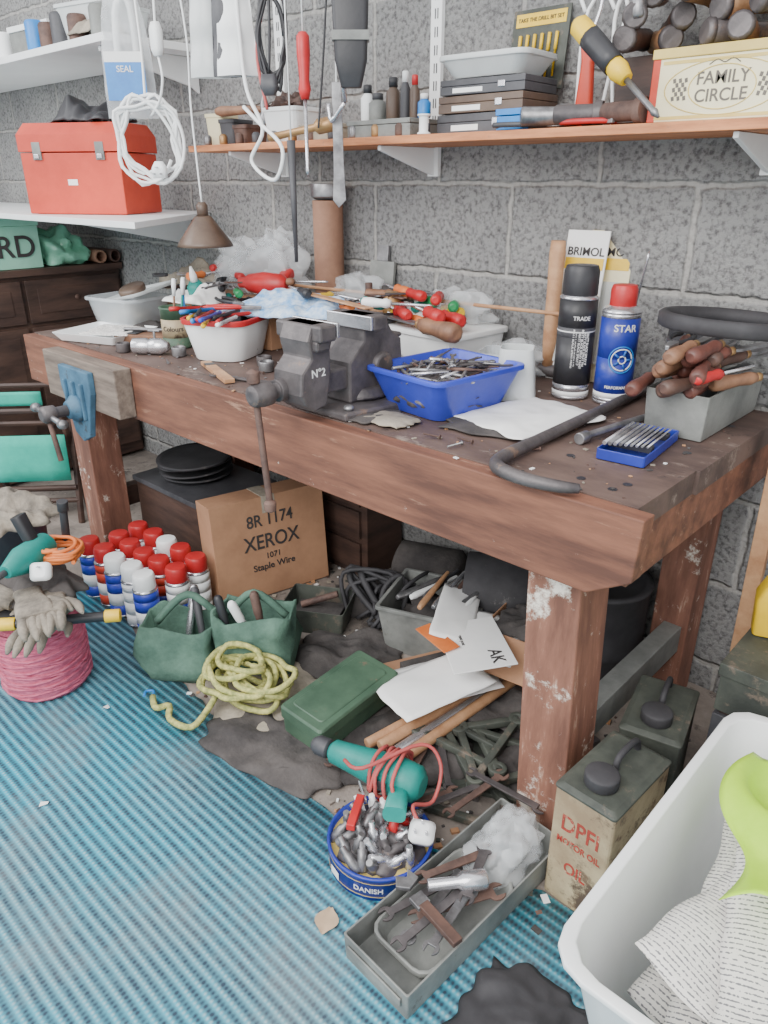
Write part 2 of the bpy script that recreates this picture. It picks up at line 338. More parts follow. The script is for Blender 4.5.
M().tube([(-2.42,.94,.695),(-2.24,.94,.675)],.009,ST).lathe([(0,-.018),(.015,-.01),(.015,.01),(0,.018)],ST,tr(-2.42,.94,.695,0,80)).lathe([(0,-.018),(.015,-.01),(.015,.01),(0,.018)],ST,tr(-2.24,.94,.675,0,80)).tube([(-2.34,.94,.69),(-2.30,.94,.54)],.009,RU).obj('handle',v,world=True)
v=thing('bench_vise','heavy dark cast-iron bench vise bolted to the bench top','vise',-1.3,1.25,.851)
m=M().prism([(-.10,-.09),(.10,-.09),(.13,.1),(.09,.17),(-.09,.17),(-.13,.1)],.02,IR)
m.side([(-.02,.02),(.19,.02),(.2,.07),(.17,.10),(.165,.155),(.13,.18),(.10,.225),(.03,.225),(.03,.165),(-.02,.12)],.09,IR)
m.box(.155,.05,.035,IR,tr(0,.055,.19)); m.lathe([(.07,0),(.075,.01),(.06,.03)],IR,tr(0,.06,.02)); m.box(.07,.06,.012,IR,tr(0,.15,.155)); m.lathe([(.03,-.03),(.034,0),(.03,.03)],IR,tr(.03,.09,.10,0,90))
for q_ in (.1,-.1): m.lathe([(.014,0),(.014,.012)],ST,tr(q_,.09,.02),n=6).lathe([(.014,0),(.014,.012)],ST,tr(q_*.8,-.06,.02),n=6)
m.obj('body',v,bev=.006)
m=M().side([(-.165,.045),(-.14,.025),(-.10,.035),(-.085,.10),(-.085,.225),(-.14,.225),(-.155,.19),(-.145,.15),(-.175,.12),(-.18,.07)],.10,IR)
m.box(.155,.05,.038,IR,tr(0,-.115,.187)).side([(-.10,.165),(-.14,.165),(-.14,.19),(-.09,.19)],.13,IR); m.box(.07,.16,.055,IR,tr(0,-.02,.055)); m.obj('moving_jaw',v,bev=.006)
M().box(.153,.008,.032,CH,tr(0,-.084,.194)).obj('jaw_plate',v); M().box(.153,.008,.032,CH,tr(0,.026,.194)).obj('jaw_plate',v)
M().lathe([(.026,0),(.026,.03),(.018,.03),(.018,.05),(.028,.05),(.029,.075),(.024,.10),(.012,.105)],IR,tr(-.02,-.165,.075,90)).obj('screw',v)
M().tube([(-.03,-.25,.115),(.0,-.25,-.185)],.008,RU).lathe([(0,-.02),(.014,-.012),(.015,.008),(0,.02)],RU,tr(.0,-.25,-.19)).lathe([(0,-.02),(.015,-.012),(.015,.012),(0,.02)],RU,tr(-.03,-.25,.115)).obj('handle',v)
text('N°2',.026,INKW,v,tr(.0505,-.125,.115,90,0,90),name='cast_mark')
# ---------------------------------------------------------------- generic tools
def screwdriver(x,y,z,rz,mh,lab,L=.2,r=.013,ry=0,group=None,shaft=CH,name='screwdriver',hl=.42):
    e=thing(name,lab,'screwdriver',x,y,z+r,rz,0,ry,group); h=L*hl
    M().lathe([(r*.5,0),(r*.95,h*.06),(r,h*.3),(r*.75,h*.7),(r*.95,h*.85),(r*.6,h)],mh,tr(ry=90),n=10).obj('handle',e,bev=0)
    M().lathe([(r*.28,h),(r*.28,L*.93),(r*.36,L*.95),(r*.12,L)],shaft,tr(ry=90),n=8).obj('shaft',e,bev=0); return e
def filet(x,y,z,rz,L=.3,ry=0,rx=0,mh=WH,lab='steel file with turned wooden handle',group='wood-handled files in grey box',r=.02,name='file'):
    e=thing(name,lab,name,x,y,z+r,rz,rx,ry,group); h=L*.42
    M().lathe([(r*.5,0),(r*.9,h*.04),(r*1.0,h*.2),(r*.74,h*.6),(r*.85,h*.85),(r*.6,h)],mh,tr(ry=90),n=12).obj('handle',e,bev=0)
    M().lathe([(r*.6,0),(r*.55,.016)],BRS,tr(h-.004,0,0,ry=90),n=12).obj('ferrule',e,bev=0)
    M().prism([(h+.01,-r*.2),(h+.03,-r*.55),(L,-r*.5),(L,r*.5),(h+.03,r*.55),(h+.01,r*.2)],.006,ST,tr(0,0,-.003)).obj('blade',e,bev=0); return e
def jaw(cx,sgn,Rr,w):
    P=[]
    for a in range(-150,-29,20): P.append((cx+sgn*Rr*cos(math.radians(a)),sgn*Rr*sin(math.radians(a))))
    P+=[(cx-sgn*Rr*.2,-sgn*w),(cx-sgn*Rr*.2,sgn*w)]
    for a in range(30,151,20): P.append((cx+sgn*Rr*cos(math.radians(a)),sgn*Rr*sin(math.radians(a))))
    return P
def spanner(x,y,z,rz,L=.18,Rr=.018,m_=ST,rx=0,ry=0,group='spanners',lab='open-ended steel spanner'):
    o=M().prism(jaw(L/2,1,Rr,Rr*.5)+jaw(-L/2,-1,Rr*.8,Rr*.4),.005,m_).obj('spanner',loc=(x,y,z),rot=(rx,ry,rz),bev=.001)
    return tag(o,lab,'spanner',group)
def pliers(x,y,z,rz,mh,lab,s=1,rx=0,ry=0):
    e=thing('pliers',lab,'pliers',x,y,z,rz,rx,ry)
    M().prism([(0,-.012*s),(.05*s,-.004*s),(.05*s,.004*s),(0,.012*s),(-.02*s,.008*s),(-.02*s,-.008*s)],.01,ST).obj('jaws',e)
    for q in (1,-1): M().tube([(-.01*s,q*.004,.005),(-.04*s,q*.018*s,.006),(-.09*s,q*.022*s,.006),(-.13*s,q*.012*s,.006)],.0055*s,mh,k=4).obj('handle',e,bev=0)
    return e
def hammer(x,y,z,rz,L=.3,rx=0,ry=0,lab='steel hammer with worn wooden handle',mh=WH,hm=ST):
    e=thing('hammer',lab,'hammer',x,y,z,rz,rx,ry)
    M().lathe([(.012,0),(.017,.02),(.014,L*.4),(.010,L*.9),(.011,L)],mh,tr(ry=90),n=10,e=1.3).obj('handle',e,bev=0)
    M().lathe([(.013,-.05),(.017,-.045),(.017,-.02),(.013,-.012),(.015,.01),(.009,.03),(.003,.05)],hm,tr(L-.01),n=12).obj('head',e); return e
def can(x,y,z,r,h,bands,cap,lab,group=None,rz=43,ch=.045,cr=.8):
    e=thing('spray_can',lab,'spray can',x,y,z,rz,group=group); hb=h-ch-r*.35; m=M().lathe([(r*.97,0),(r*1.02,.002),(r*1.02,.006),(r,.008)],CH)
    z0=.008
    for k,(fr,mm) in enumerate(bands):
        z1=.008+(hb-.008)*fr; m.lathe([(r,z0),(r,z1)],mm,n=24); z0=z1
    m.lathe([(r*1.02,hb),(r*1.02,hb+.004),(r*.9,hb+r*.2),(r*.72,hb+r*.35)],CH,n=24); m.obj('body',e,bev=0)
    M().lathe([(r*cr,0),(r*cr,ch*.8),(r*cr*.88,ch),(0,ch)],cap,tr(0,0,hb+r*.2),n=24).obj('cap',e,bev=.001); return e
def rag(x,y,z,w,d,amp,mm,name,lab,cat,seed=0,rz=0,fq=5,solid=.003,group=None,rx=0,ry=0,n=34,round_=.35):
    def fn(u,v):
        a,b=u*2-1,v*2-1; q=1+round_*noise.noise(Vector((a*2+seed,b*2,seed)))
        px=a*w/2*q*(1-.18*b*b*round_*2); py=b*d/2*q*(1-.18*a*a*round_*2)
        h=noise.noise(Vector((px*fq*2.2+seed,py*fq*2.2,seed)))+.7*(.35-abs(noise.noise(Vector((px*fq*4,py*fq*4+seed,0)))))
        f=max(0,1-max(abs(a),abs(b))**4)
        return (px,py,amp*(.15+.85*f)*(h*.6+.5)+.003)
    o=M().sheet(fn,n,n,mm).obj(name,loc=(x,y,z),rot=(rx,ry,rz),bev=0,solid=solid)
    return tag(o,lab,cat,group)
def solo(m,name,lab,cat,x,y,z,rz=0,rx=0,ry=0,group=None,bev=.0015,solid=0,kind=None):
    return tag(m.obj(name,loc=(x,y,z),rot=(rx,ry,rz),bev=bev,solid=solid),lab,cat,group,kind)
def coil(n,r,e,th,mm,jit=.02,zs=.004,seed=3,T=None):
    q=random.Random(seed); P=[]
    for i in range(n*10):
        a=2*pi*i/10; rr_=r*(1+q.uniform(-jit,jit)*4); P.append((rr_*cos(a),rr_*e*sin(a),zs*i/10+q.uniform(0,th)))
    return M().tube(P,th,mm,T,n=6,k=3)
B=.852
# ---------------------------------------------------------------- bench top: right part
e=thing('file_box','grey metal open box filled with wood-handled files','box',-.60,1.75,B)
M().tub(.13,.34,.14,.35,.10,.004,.004,GY).obj('body',e)
q=random.Random(21)
for k in range(17):
    mh=[MAR,WK,MAR,WH][k%4]
    filet(-.665+.0085*((k*5)%17)+q.uniform(-.01,.01),1.50+.035*(k%5),.94+.016*(k//3),q.uniform(62,108),.28,ry=-q.uniform(1,6),mh=mh,lab='steel file with %s wooden handle'%{WH:'brown',WK:'dark',MAR:'maroon'}[mh],r=.0175)
screwdriver(-.54,1.5,.99,78,RD,'red-handled screwdriver resting on the grey file box',.22,.013)
pliers(-.62,1.56,1.05,-80,BK,'pliers with dark handles on the grey file box')
m=M().loft([[Vector((r_*cos(a*pi/24),r_*sin(a*pi/24),z_)) for a in range(48)] for r_,z_ in ((.150,-.018),(.158,-.012),(.158,.012),(.150,.018),(.138,.016),(.134,0),(.138,-.016),(.150,-.018))],BKR,c0=False,c1=False)
solo(m,'rubber_ring','thick black rubber ring resting on the file box','ring',-.585,1.785,1.075,20,-3,2,bev=0)
solo(M().tub(.12,.11,.12,.11,.19,.02,.003,DG),'metal_canister','dark grey tin canister against the wall','canister',-.69,1.885,B)
# spray cans
e=can(-.94,1.73,B,.047,.335,[(.05,INKW),(.12,CH),(.62,BK),(.72,DG),(1,BK)],BK,'tall black spray can with domed black cap',ch=.07,cr=.92)
for k in range(6): text('MATT BLACK SPRAY PAINT'[:22-2*(k%3)],.008,INKW,e,tr(-.016+.007*k,-.0472+.0012*abs(k-2.5),.13,90,90,0))
text('TRADE',.014,INKW,e,tr(0,0,.205,90),curve=.0475); M().lathe([(.0475,.17),(.0475,.173)],INKW,n=24).obj('printed_line',e,bev=0)
e=can(-.835,1.755,B,.047,.295,[(.04,CH),(.10,INKW),(.5,RNG),(.95,RNG),(1,CH)],RD,'blue spray can with wheel picture and red cap',ch=.055,cr=.68)
text('STAR',.024,INKW,e,tr(0,0,.19,90,0,0),curve=.0475); text('PERFORMANCE',.010,INKW,e,tr(0,0,.045,90),curve=.0475)
def cyl(r,px,pz): return (r*sin(px/r),-r*cos(px/r),pz)
m=M()
for rad in (.032,.026,.009): m.tube([cyl(.048,rad*cos(a*pi/16),.115+rad*sin(a*pi/16)) for a in range(32)],.0018,BLL if rad>.03 else INKW,n=5,closed=True)
for a in range(5): m.tube([cyl(.048,.009*cos(a*1.2566),.115+.009*sin(a*1.2566)),cyl(.048,.025*cos(a*1.2566),.115+.025*sin(a*1.2566))],.003,DIC,n=5)
m.obj('wheel_picture',e,bev=0)
e=thing('hammer','hammer standing on its small head with tan wooden handle','hammer',-1.09,1.86,B)
M().lathe([(.016,.03),(.02,.1),(.021,.25),(.023,.34),(.02,.37)],WN,n=14,e=.8).obj('handle',e,bev=0); M().lathe([(.016,-.045),(.018,-.04),(.018,.04),(.014,.05)],IR,tr(0,0,.02,0,90)).obj('head',e)
for dx,col,l,a in ((0,WP,'white card packet of saw blades leaning on wall',0),(.06,CRM,'cream card packet of saw blades leaning on wall',6)):
    e=thing('saw_packet',l,'packet',-1.03+dx,1.86+dx*.6,B,4+a,-9)
    M().box(.12,.006,.40,col).obj('card',e); M().box(.10,.008,.22,MLK,tr(0,-.006,.05)).obj('blister',e); text('BRIMOL',.03,INK,e,tr(0,-.0045,.345,90)); M().box(.11,.001,.03,YL,tr(0,-.0045,.30)).obj('printed_band',e)
screwdriver(-.885,1.87,.86,0,RD,'red-handled screwdriver standing upright against wall',.34,.013,ry=-82)
solo(M().loft([rr(.11,.11,.02,0,),rr(.085,.085,.02,.13),rr(.08,.08,.02,.13),rr(.10,.10,.02,.002)],MLK,c1=False),'plastic_cup','upturned cloudy clear plastic pot','plastic pot',-1.04,1.62,B,30)
solo(M().tub(.1,.1,.12,.12,.09,.02,.002,CLP,lip=.004),'plastic_tub','small clear plastic tub with a lip','plastic tub',-1.15,1.72,B,20)
rag(-.90,1.47,B+.004,.24,.30,.014,WP,'paper_sheet','creased white paper lying on the bench','paper',4,-10,solid=.001,round_=.15)
rag(-.93,1.42,B,.26,.26,.008,DRK,'dark_cloth','dark oily cloth under the white paper','cloth',9,15,solid=.002,round_=.2)
solo(M().tube([(-.80,1.90,.016),(-.785,1.6,.016),(-.775,1.3,.016),(-.772,1.19,.016),(-.755,1.13,.017),(-.71,1.105,.018),(-.66,1.105,.016),(-.61,1.12,.014),(-.58,1.14,.012)],[.013,.013,.013,.014,.014,.014,.013,.012,.009],IR,n=10,k=7),'pry_bar','long dark steel bar with curved hooked end','pry bar',0,0,B)
solo(M().tube([(0,0,.012),(.03,.42,.012)],.009,ST,n=6).box(.05,.03,.025,IR,tr(.03,.42)).box(.04,.03,.025,IR,tr(.02,.28)).lathe([(.013,0),(.013,.03)],ST,tr(0,0,.012,90)),'sash_clamp','steel bar clamp lying beside the pry bar','clamp',-.72,1.42,B,-4)
e=thing('drill_bit_case','open dark blue drill bit case with steel bits','drill bit set',-.615,1.45,B,6)
M().tub(.10,.22,.10,.22,.022,.006,.003,RNG).obj('case',e)
M().box(.09,.02,.014,BK,tr(0,-.05,.014)).obj('rack',e); M().box(.09,.02,.014,BK,tr(0,.05,.014)).obj('rack',e)
for k in range(9): M().lathe([(.0045-.0003*k,-.095+k*.003),(.0045-.0003*k,.07),(.001,.08)],ST if k%2 else CH,tr(-.04+.01*k,0,.031,-90),n=8).obj('drill_bit',e,bev=0)
e=thing('blue_punnet','blue plastic punnet full of metal drill bits','plastic tray',-1.12,1.43,B,-6)
M().tub(.19,.23,.25,.30,.105,.03,.003,BLU,lip=.008).obj('body',e)
M().blob(.10,.13,.05,IR,.2,6,4,tr(0,0,.015)).obj('loose_bits',e,bev=0)['kind']='stuff'
for k in range(60):
    a=R.uniform(0,180); spx,spy=R.uniform(-.085,.085),R.uniform(-.11,.11); zz=.085+.018*(1-(spx/.085)**2)*(1-(spy/.11)**2)
    if k%3==0: spanner(-1.12+spx,1.43+spy,B+zz+R.uniform(-.01,.012),a,R.uniform(.07,.12),.009,R.choice([ST,IR,CH]),rx=R.uniform(-12,12),group='small spanners in blue punnet',lab='small steel spanner in the blue punnet')
    else: solo(M().lathe([(.0045,-.05),(.0045,.01),(.003,.012),(.002,.05)],R.choice([ST,CH,ST,RU]),n=8),'drill_bit','loose steel drill bit in the blue punnet','drill bit',-1.12+spx,1.43+spy,B+zz+R.uniform(-.01,.014),a,90+R.uniform(-14,14),0,'drill bits in blue punnet',bev=0)
e=thing('white_plastic_box','white plastic storage box with lid','storage box',-1.42,1.80,B,-4); M().tub(.26,.22,.28,.25,.10,.02,.003,WH_).obj('body',e); M().loft([rr(.295,.265,.02,.10),rr(.295,.265,.02,.115),rr(.27,.24,.02,.118)],WH_).obj('lid',e)
filet(-1.22,1.60,.965,165,.40,mh=WH,lab='chisel with fat brown wooden handle on white box',r=.028,group=None,name='chisel')
filet(-1.30,1.56,.86,150,.3,mh=WK,lab='chisel with dark wooden handle beside white box',r=.022,group=None,name='chisel')
e=thing('wooden_tray','shallow wooden tray heaped with tools','tray',-1.76,1.76,B,2); M().tub(.36,.3,.36,.3,.12,.003,.012,WD).obj('body',e)
cols=[(RD,'red'),(YL,'yellow'),(GRN2,'green'),(RD,'red'),(ORG,'orange'),(RD,'red'),(GRN2,'green'),(RD,'red'),(YL,'yellow'),(RD,'red'),(TL,'teal'),(ORG,'orange'),(BK,'black')]
for k,(c_,n_) in enumerate(cols): screwdriver(-1.33-.022*k+R.uniform(-.01,.01),1.66+.035*((k*4)%5),.972+.02*(k%4),150+R.uniform(-28,28),c_,'%s-handled screwdriver on the white box'%n_,.26,.017,group='screwdrivers on the white box')
screwdriver(-1.28,1.70,.985,158,RD,'large red-handled screwdriver on the white box',.29,.021); screwdriver(-1.31,1.64,1.0,150,RD,'large red-handled screwdriver on the white box',.27,.021)
for k,(c_,n_) in enumerate([(WH,'brown'),(YL,'yellow'),(BK,'black'),(RD,'red'),(BLL,'blue'),(WH,'brown'),(WN,'pale wood'),(ORG,'orange'),(WH_,'white'),(BK,'black'),(TL,'teal')]): screwdriver(-1.92+.04*k,1.64+R.uniform(-.04,.14),.97+.025*(k%3),R.uniform(10,170),c_,'%s-handled screwdriver on wooden tray'%n_,.22,.016,group='screwdrivers on wooden tray')
for k in range(12): spanner(-1.92+.035*k,1.64+R.uniform(0,.20),.985+.006*k,R.uniform(0,180),R.uniform(.12,.2),.014,R.choice([ST,RU,IR]),rx=R.uniform(-8,8),group='spanners on wooden tray',lab='steel spanner on wooden tray')
solo(M().tube([(0,0,0),(1.15,.05,.01)],.006,WN,n=6),'dowel_rod','long thin wooden rod lying across the clutter','dowel',-2.15,1.80,1.025,0)
solo(M().box(.5,.03,.005,WN),'wooden_rule','long yellow-brown wooden rule on the clutter','ruler',-1.76,1.63,1.03,-14)
solo(M().blob(.13,.07,.055,CL,.3,3,21),'plastic_bag','soft crumpled clear plastic bag on the clutter','plastic bag',-1.22,1.87,B)
solo(M().blob(.12,.06,.06,CL,.3,3,25),'plastic_bag','soft crumpled clear plastic bag on the white box','plastic bag',-1.42,1.87,.975)
solo(M().blob(.10,.06,.05,DRK,.3,3,27),'dark_bundle','dark grey cloth bundle on the tray','cloth',-1.68,1.86,.975)
solo(M().blob(.12,.07,.07,CL,.3,3,29),'plastic_bag','soft crumpled clear plastic bag on the tray','plastic bag',-1.84,1.86,.975)
rag(-1.55,1.85,.975,.2,.14,.08,WP,'paper_scrap','crumpled white paper on the bench clutter','paper',5,-15,solid=.001)
solo(M().lathe([(.03,0),(.03,.05),(.022,.06),(.022,.075),(0,.075)],BRS),'brass_fitting','round brass fitting on the tray','fitting',-1.62,1.78,.975)
solo(M().lathe([(.028,0),(.03,.03),(.012,.05),(.012,.09),(0,.09)],RU),'oiler','small rusty oiler on the tray','oiler',-1.74,1.80,.975)
solo(M().box(.11,.012,.13,GY).box(.05,.014,.05,ST,tr(0,0,.13)),'steel_sheet','grey metal sheet leaning on the wall','metal sheet',-1.80,1.92,.99,0,-6)
solo(M().lathe([(.052,0),(.052,.455),(.044,.455),(.044,.01)],TUBC,n=28),'cardboard_tube','brown cardboard tube standing against wall','cardboard tube',-2.0,1.87,B)
solo(M().lathe([(.04,0),(.058,.01),(.058,.05),(.05,.05),(.04,.012)],ST,n=24),'steel_cup','dull steel cup on the cardboard tube','cup',-2.0,1.87,1.309)
rag(-1.90,1.60,.97,.46,.26,.075,BLC,'checked_cloth','crumpled blue and white checked cloth','cloth',2,25,fq=4,round_=.2)
solo(M().box(.2,.2,.11,CDB),'small_carton','small brown carton under the checked cloth','cardboard box',-2.06,1.64,B,6)
e=thing('white_tub','white plastic tub with red rim full of tools','tub',-2.00,1.42,B,25)
M().tub(.17,.2,.22,.25,.125,.05,.003,WH_).obj('body',e); M().loft([rr(.225,.255,.05,.112),rr(.228,.258,.05,.128),rr(.21,.24,.05,.128),rr(.21,.24,.05,.112)],RD,c0=False,c1=False).obj('rim',e)
M().blob(.08,.09,.07,DG,.3,6,7,tr(0,0,.02)).obj('contents',e,bev=0)['kind']='stuff'
for k in range(14):
    c_,n_=[(BLL,'blue'),(YL,'yellow'),(RD,'red'),(BK,'black'),(BLU,'dark blue'),(WH_,'white'),(RD,'red')][k%7]
    solo(M().lathe([(.001,0),(.006,.012),(.006,.13),(.007,.13),(.007,.16),(.003,.162)],c_,n=8),'pen','%s pen in the white tub'%n_,'pen',-2.08+.013*k,1.34+.016*((k*3)%8),.985+.006*(k%4),R.uniform(-60,60),90,0,'pens in the white tub',bev=0)
pliers(-1.94,1.45,1.0,40,RD,'pliers with red handles on the white tub'); pliers(-2.04,1.49,1.0,-10,BK,'pliers with black handles on the white tub')
e=thing('paint_tin','small green and cream tin holding brushes','tin',-2.24,1.38,B,43)
M().lathe([(.048,0),(.05,.003),(.048,.006),(.048,.035)],GRM,n=24).lathe([(.048,.035),(.048,.095)],CRD,n=24).lathe([(.048,.095),(.048,.125),(.051,.128),(.051,.133),(.042,.133),(.042,.02)],GRM,n=24).obj('body',e,bev=0); text('Colours',.022,INK,e,tr(0,0,.065,90),curve=.049)
for k,(c_,l) in enumerate([(WH,'brown'),(TL,'teal'),(BLL,'blue')]):
    e=thing('brush','thin brush with %s handle in tin'%l,'brush',-2.24+.015*(k-1),1.38+.01*k,B+.01,k*60,0,8,'brushes in tin'); M().lathe([(.003,0),(.005,.1),(.003,.17)],c_,n=8).obj('handle',e,bev=0); M().lathe([(.006,.16),(.006,.18),(.008,.19),(.006,.215)],WH_,n=8).obj('bristles',e,bev=0)
solo(M().box(.34,.2,.13,CDB),'low_carton','low brown carton under the clear bag','cardboard box',-2.30,1.80,B,3)
m=M().blob(.20,.10,.12,CL,.3,3.0,5,n=48).blob(.12,.09,.09,CL,.3,3,9,tr(-.12,.0,.05),n=40).blob(.08,.06,.08,CL,.3,3,15,tr(.08,.0,.10),n=40)
solo(m,'plastic_bag','large soft clear plastic bag on the heap','plastic bag',-2.30,1.82,.985)
e=thing('red_heat_gun','red plastic gun-shaped tool on the heap','power tool',-2.13,1.68,1.0,200)
M().lathe([(.02,-.09),(.035,-.07),(.04,0),(.03,.06),(.018,.08),(.018,.1)],RD,tr(0,0,.04,0,90)).obj('body',e); M().loft([rr(.04,.03,.01,0),rr(.045,.035,.01,.11)],RD,tr(-.04,0,.03,70,0,0)).obj('handle',e)
solo(M().tub(.34,.26,.36,.28,.09,.01,.004,CDB),'cardboard_tray','shallow cardboard tray holding odds and ends','tray',-2.58,1.77,B,5)
M_=[(TL,'teal'),(BK,'black'),(WH_,'white'),(RD,'red'),(BLL,'blue'),(WH,'brown'),(BK,'black'),(ORG,'orange'),(WH_,'white'),(TL,'teal'),(BK,'black'),(RD,'red'),(WN,'pale wood'),(BK,'black'),(GRN2,'green'),(WH,'brown')]
for k,(c_,n_) in enumerate(M_): screwdriver(-2.72+.042*k,1.58+R.uniform(-.02,.22),.93+.035*(k%4),R.uniform(20,160),c_,'%s-handled screwdriver in the bench heap'%n_,R.uniform(.16,.24),.015,group='screwdrivers heaped at back of bench')
for k in range(12): spanner(-2.68+.05*k,1.56+R.uniform(0,.22),.98+.006*k,R.uniform(0,180),R.uniform(.12,.2),.014,R.choice([ST,RU]),rx=R.uniform(-8,8),group='spanners heaped at back of bench',lab='steel spanner in the bench heap')
e=thing('scissors','steel scissors with black handles','scissors',-2.52,1.58,1.05,60)
for q in (1,-1):
    M().prism([(0,-.004),(.1,q*.006),(.1,q*.008),(0,.006)],.002,CH,tr(0,0,.003*q)).obj('blade',e,bev=0); M().tube([(-.06+.025*cos(a*pi/6),q*.022+.016*sin(a*pi/6),0) for a in range(12)],.004,BK,closed=True,n=6).obj('handle',e,bev=0)
e=thing('glue_bottle','teal plastic bottle with white nozzle in heap','bottle',-2.44,1.62,.93,30,20); M().lathe([(.03,0),(.032,.01),(.032,.09),(.018,.11)],TL).obj('body',e,bev=0); M().lathe([(.014,.11),(.014,.13),(.004,.165)],WH_).obj('nozzle',e,bev=0)
rag(-2.40,1.58,.96,.22,.18,.07,WP,'crumpled_paper','crumpled white paper on the bench heap','paper',6,10,solid=.001)
rag(-2.70,1.80,.95,.26,.22,.14,BEIGE,'beige_cloth','crumpled beige cloth on the bench heap','cloth',16,10)
solo(M().blob(.10,.07,.07,CL,.3,3,33),'plastic_bag','soft clear plastic bag in the heap','plastic bag',-2.55,1.84,.95)
rag(-2.5,1.46,.853,.24,.2,.04,DRK,'dark_rag','dark oily rag on the bench','cloth',5,10)
e=thing('clear_food_tub','clear plastic tub with loose lid and dark contents','plastic tub',-2.68,1.46,B,12)
M().tub(.2,.17,.24,.21,.12,.03,.003,CLP,lip=.008).obj('body',e); M().blob(.08,.07,.05,CRD,.3,5,3,tr(0,0,.005)).obj('contents',e,bev=0); M().tub(.25,.22,.26,.23,.012,.03,.003,MLK,tr(.03,.02,.125,8,-12)).obj('lid',e)
solo(M().lathe([(.045,0),(.05,.003),(.05,.02),(.045,.025),(0,.025)],BRN,n=24),'round_tin','round brown tin lid on the clear tub','tin',-2.60,1.44,.99,0,20)
solo(M().tub(.24,.2,.28,.24,.03,.01,.003,WH_),'white_tray','shallow white plastic tray on the bench','tray',-2.56,1.29,B,20)
rag(-2.52,1.30,.875,.2,.16,.02,NP,'newspaper_page','folded printed paper in the white tray','paper',8,30,solid=.001,round_=.1)
solo(M().bb(-.11,.11,-.05,.05,0,.03,WH).bb(-.1,-.03,-.04,.04,.03,.034,BK).tube([(-.1,0,.04),(.1,.02,.04)],.006,ST),'sharpening_stone','oilstone in brown wooden block','sharpening stone',-2.38,1.36,B,30)
e=thing('drill_chuck','steel drill chuck lying on the bench','drill chuck',-2.20,1.25,B+.026,35)
M().lathe([(.01,-.06),(.024,-.055),(.026,-.01),(.02,0),(.026,.005),(.026,.04),(.014,.065)],CH,tr(ry=90),n=20).obj('body',e); M().tube([(.02,0,.02),(.02,0,.05)],.004,ST).tube([(.0,0,.05),(.04,0,.05)],.004,ST).obj('key',e)
for x,y,m_,l in [(-2.11,1.30,ST,'steel'),(-2.30,1.21,IR,'dark steel'),(-1.80,1.40,IR,'dark steel'),(-1.74,1.36,ST,'steel'),(-1.66,1.42,RU,'rusty')]: solo(M().lathe([(.0,0),(.022,0),(.024,.028),(.018,.03),(.016,.004)],m_),'socket',l+' socket on the bench','socket',x,y,B,group='sockets on the bench')
spanner(-1.70,1.24,B+.002,15,.2,.02,IR,lab='dark spanner on the bench edge',group=None)
solo(M().box(.03,.26,.012,WN).box(.03,.03,.013,BK,tr(0,.08,0)),'wooden_ruler','short wooden ruler on the bench edge','ruler',-1.82,1.24,B,70)
solo(M().lathe([(.006,0),(.007,.09),(.004,.1)],BRS,n=8),'brass_punch','brass punch on the bench','punch',-1.6,1.3,B+.008,30,90,0,bev=0)
rag(-1.13,1.24,B,.13,.1,.012,BEIGE,'leather_scrap','small curled leather scrap by the vise','scrap',3,0)
rag(-1.20,1.23,B,.16,.12,.008,DRK,'dark_rag','dark oily rag by the vise','cloth',13,20)
for k in range(14):
    x,y=R.choice([(-1.65,1.35),(-1.0,1.2),(-2.15,1.25),(-.7,1.2),(-1.6,1.5)]); a=R.uniform(0,180)
    solo(M().lathe([(.0022,0),(.0022,.04),(.005,.041),(.005,.043)],R.choice([ST,RU]),n=6),'nail','loose steel nail on the bench','nail',x+R.uniform(-.12,.12),y+R.uniform(-.03,.08),B+.005,a,90,0,'loose nails on the bench',bev=0)
e=thing('small_grinder','small dark bench machine behind the vise','machine',-1.50,1.50,B,30)
M().box(.12,.1,.02,IR).lathe([(.045,-.07),(.05,-.06),(.05,.05),(.04,.07)],IR,tr(0,0,.075,0,90)).box(.05,.06,.05,IR,tr(0,0,.02)).obj('body',e,bev=.003); M().lathe([(.055,0),(.055,.018)],BRN,tr(.075,0,.075,0,90),n=24).obj('wheel',e); M().lathe([(.05,0),(.05,.015)],GY,tr(-.09,0,.075,0,90),n=24).obj('wheel',e)
# ---------------------------------------------------------------- shelves
e=thing('wall_shelf','long wooden wall shelf with orange-brown front edge','shelf',-1.1,1.8,1.46)
M().bb(-2.5,.3,1.67,1.945,1.46,1.48,WO).obj('board',e,world=True)
for x in (-2.3,-1.6,-.62):
    M().prism([(0,0),(-.24,0),(-.24,-.012),(-.03,-.07),(0,-.075)],.012,WH_,tr(x,1.935,1.459,90,0,90)).obj('bracket',e,world=True)
    m=M().bb(x-.014,x+.026,1.935,1.949,1.38,2.25,WH_)
    for q in range(16): m.bb(x+.001,x+.004,1.9335,1.936,1.52+q*.045,1.545+q*.045,DG).bb(x+.01,x+.013,1.9335,1.936,1.52+q*.045,1.545+q*.045,DG)
    m.obj('upright',e,world=True,bev=0)
Z=1.481
e=thing('biscuit_tin','rectangular cream and gold biscuit tin with red end','tin',-.61,1.775,Z)
M().box(.38,.18,.115,CRM).obj('body',e); M().box(.388,.188,.018,GLD,tr(0,0,.115)).obj('lid',e); M().box(.016,.183,.115,RDM,tr(-.184,0,0)).obj('red_end_band',e); M().box(.37,.001,.006,GLD,tr(.005,-.0905,.004)).box(.36,.001,.006,GLD,tr(.01,-.0905,.104)).obj('gold_trim',e,bev=0)
X0=-.045
text('FAMILY',.032,INKG,e,tr(X0,-.0905,.074,90)); text('CIRCLE',.032,INKG,e,tr(X0,-.0905,.043,90))
m=M()
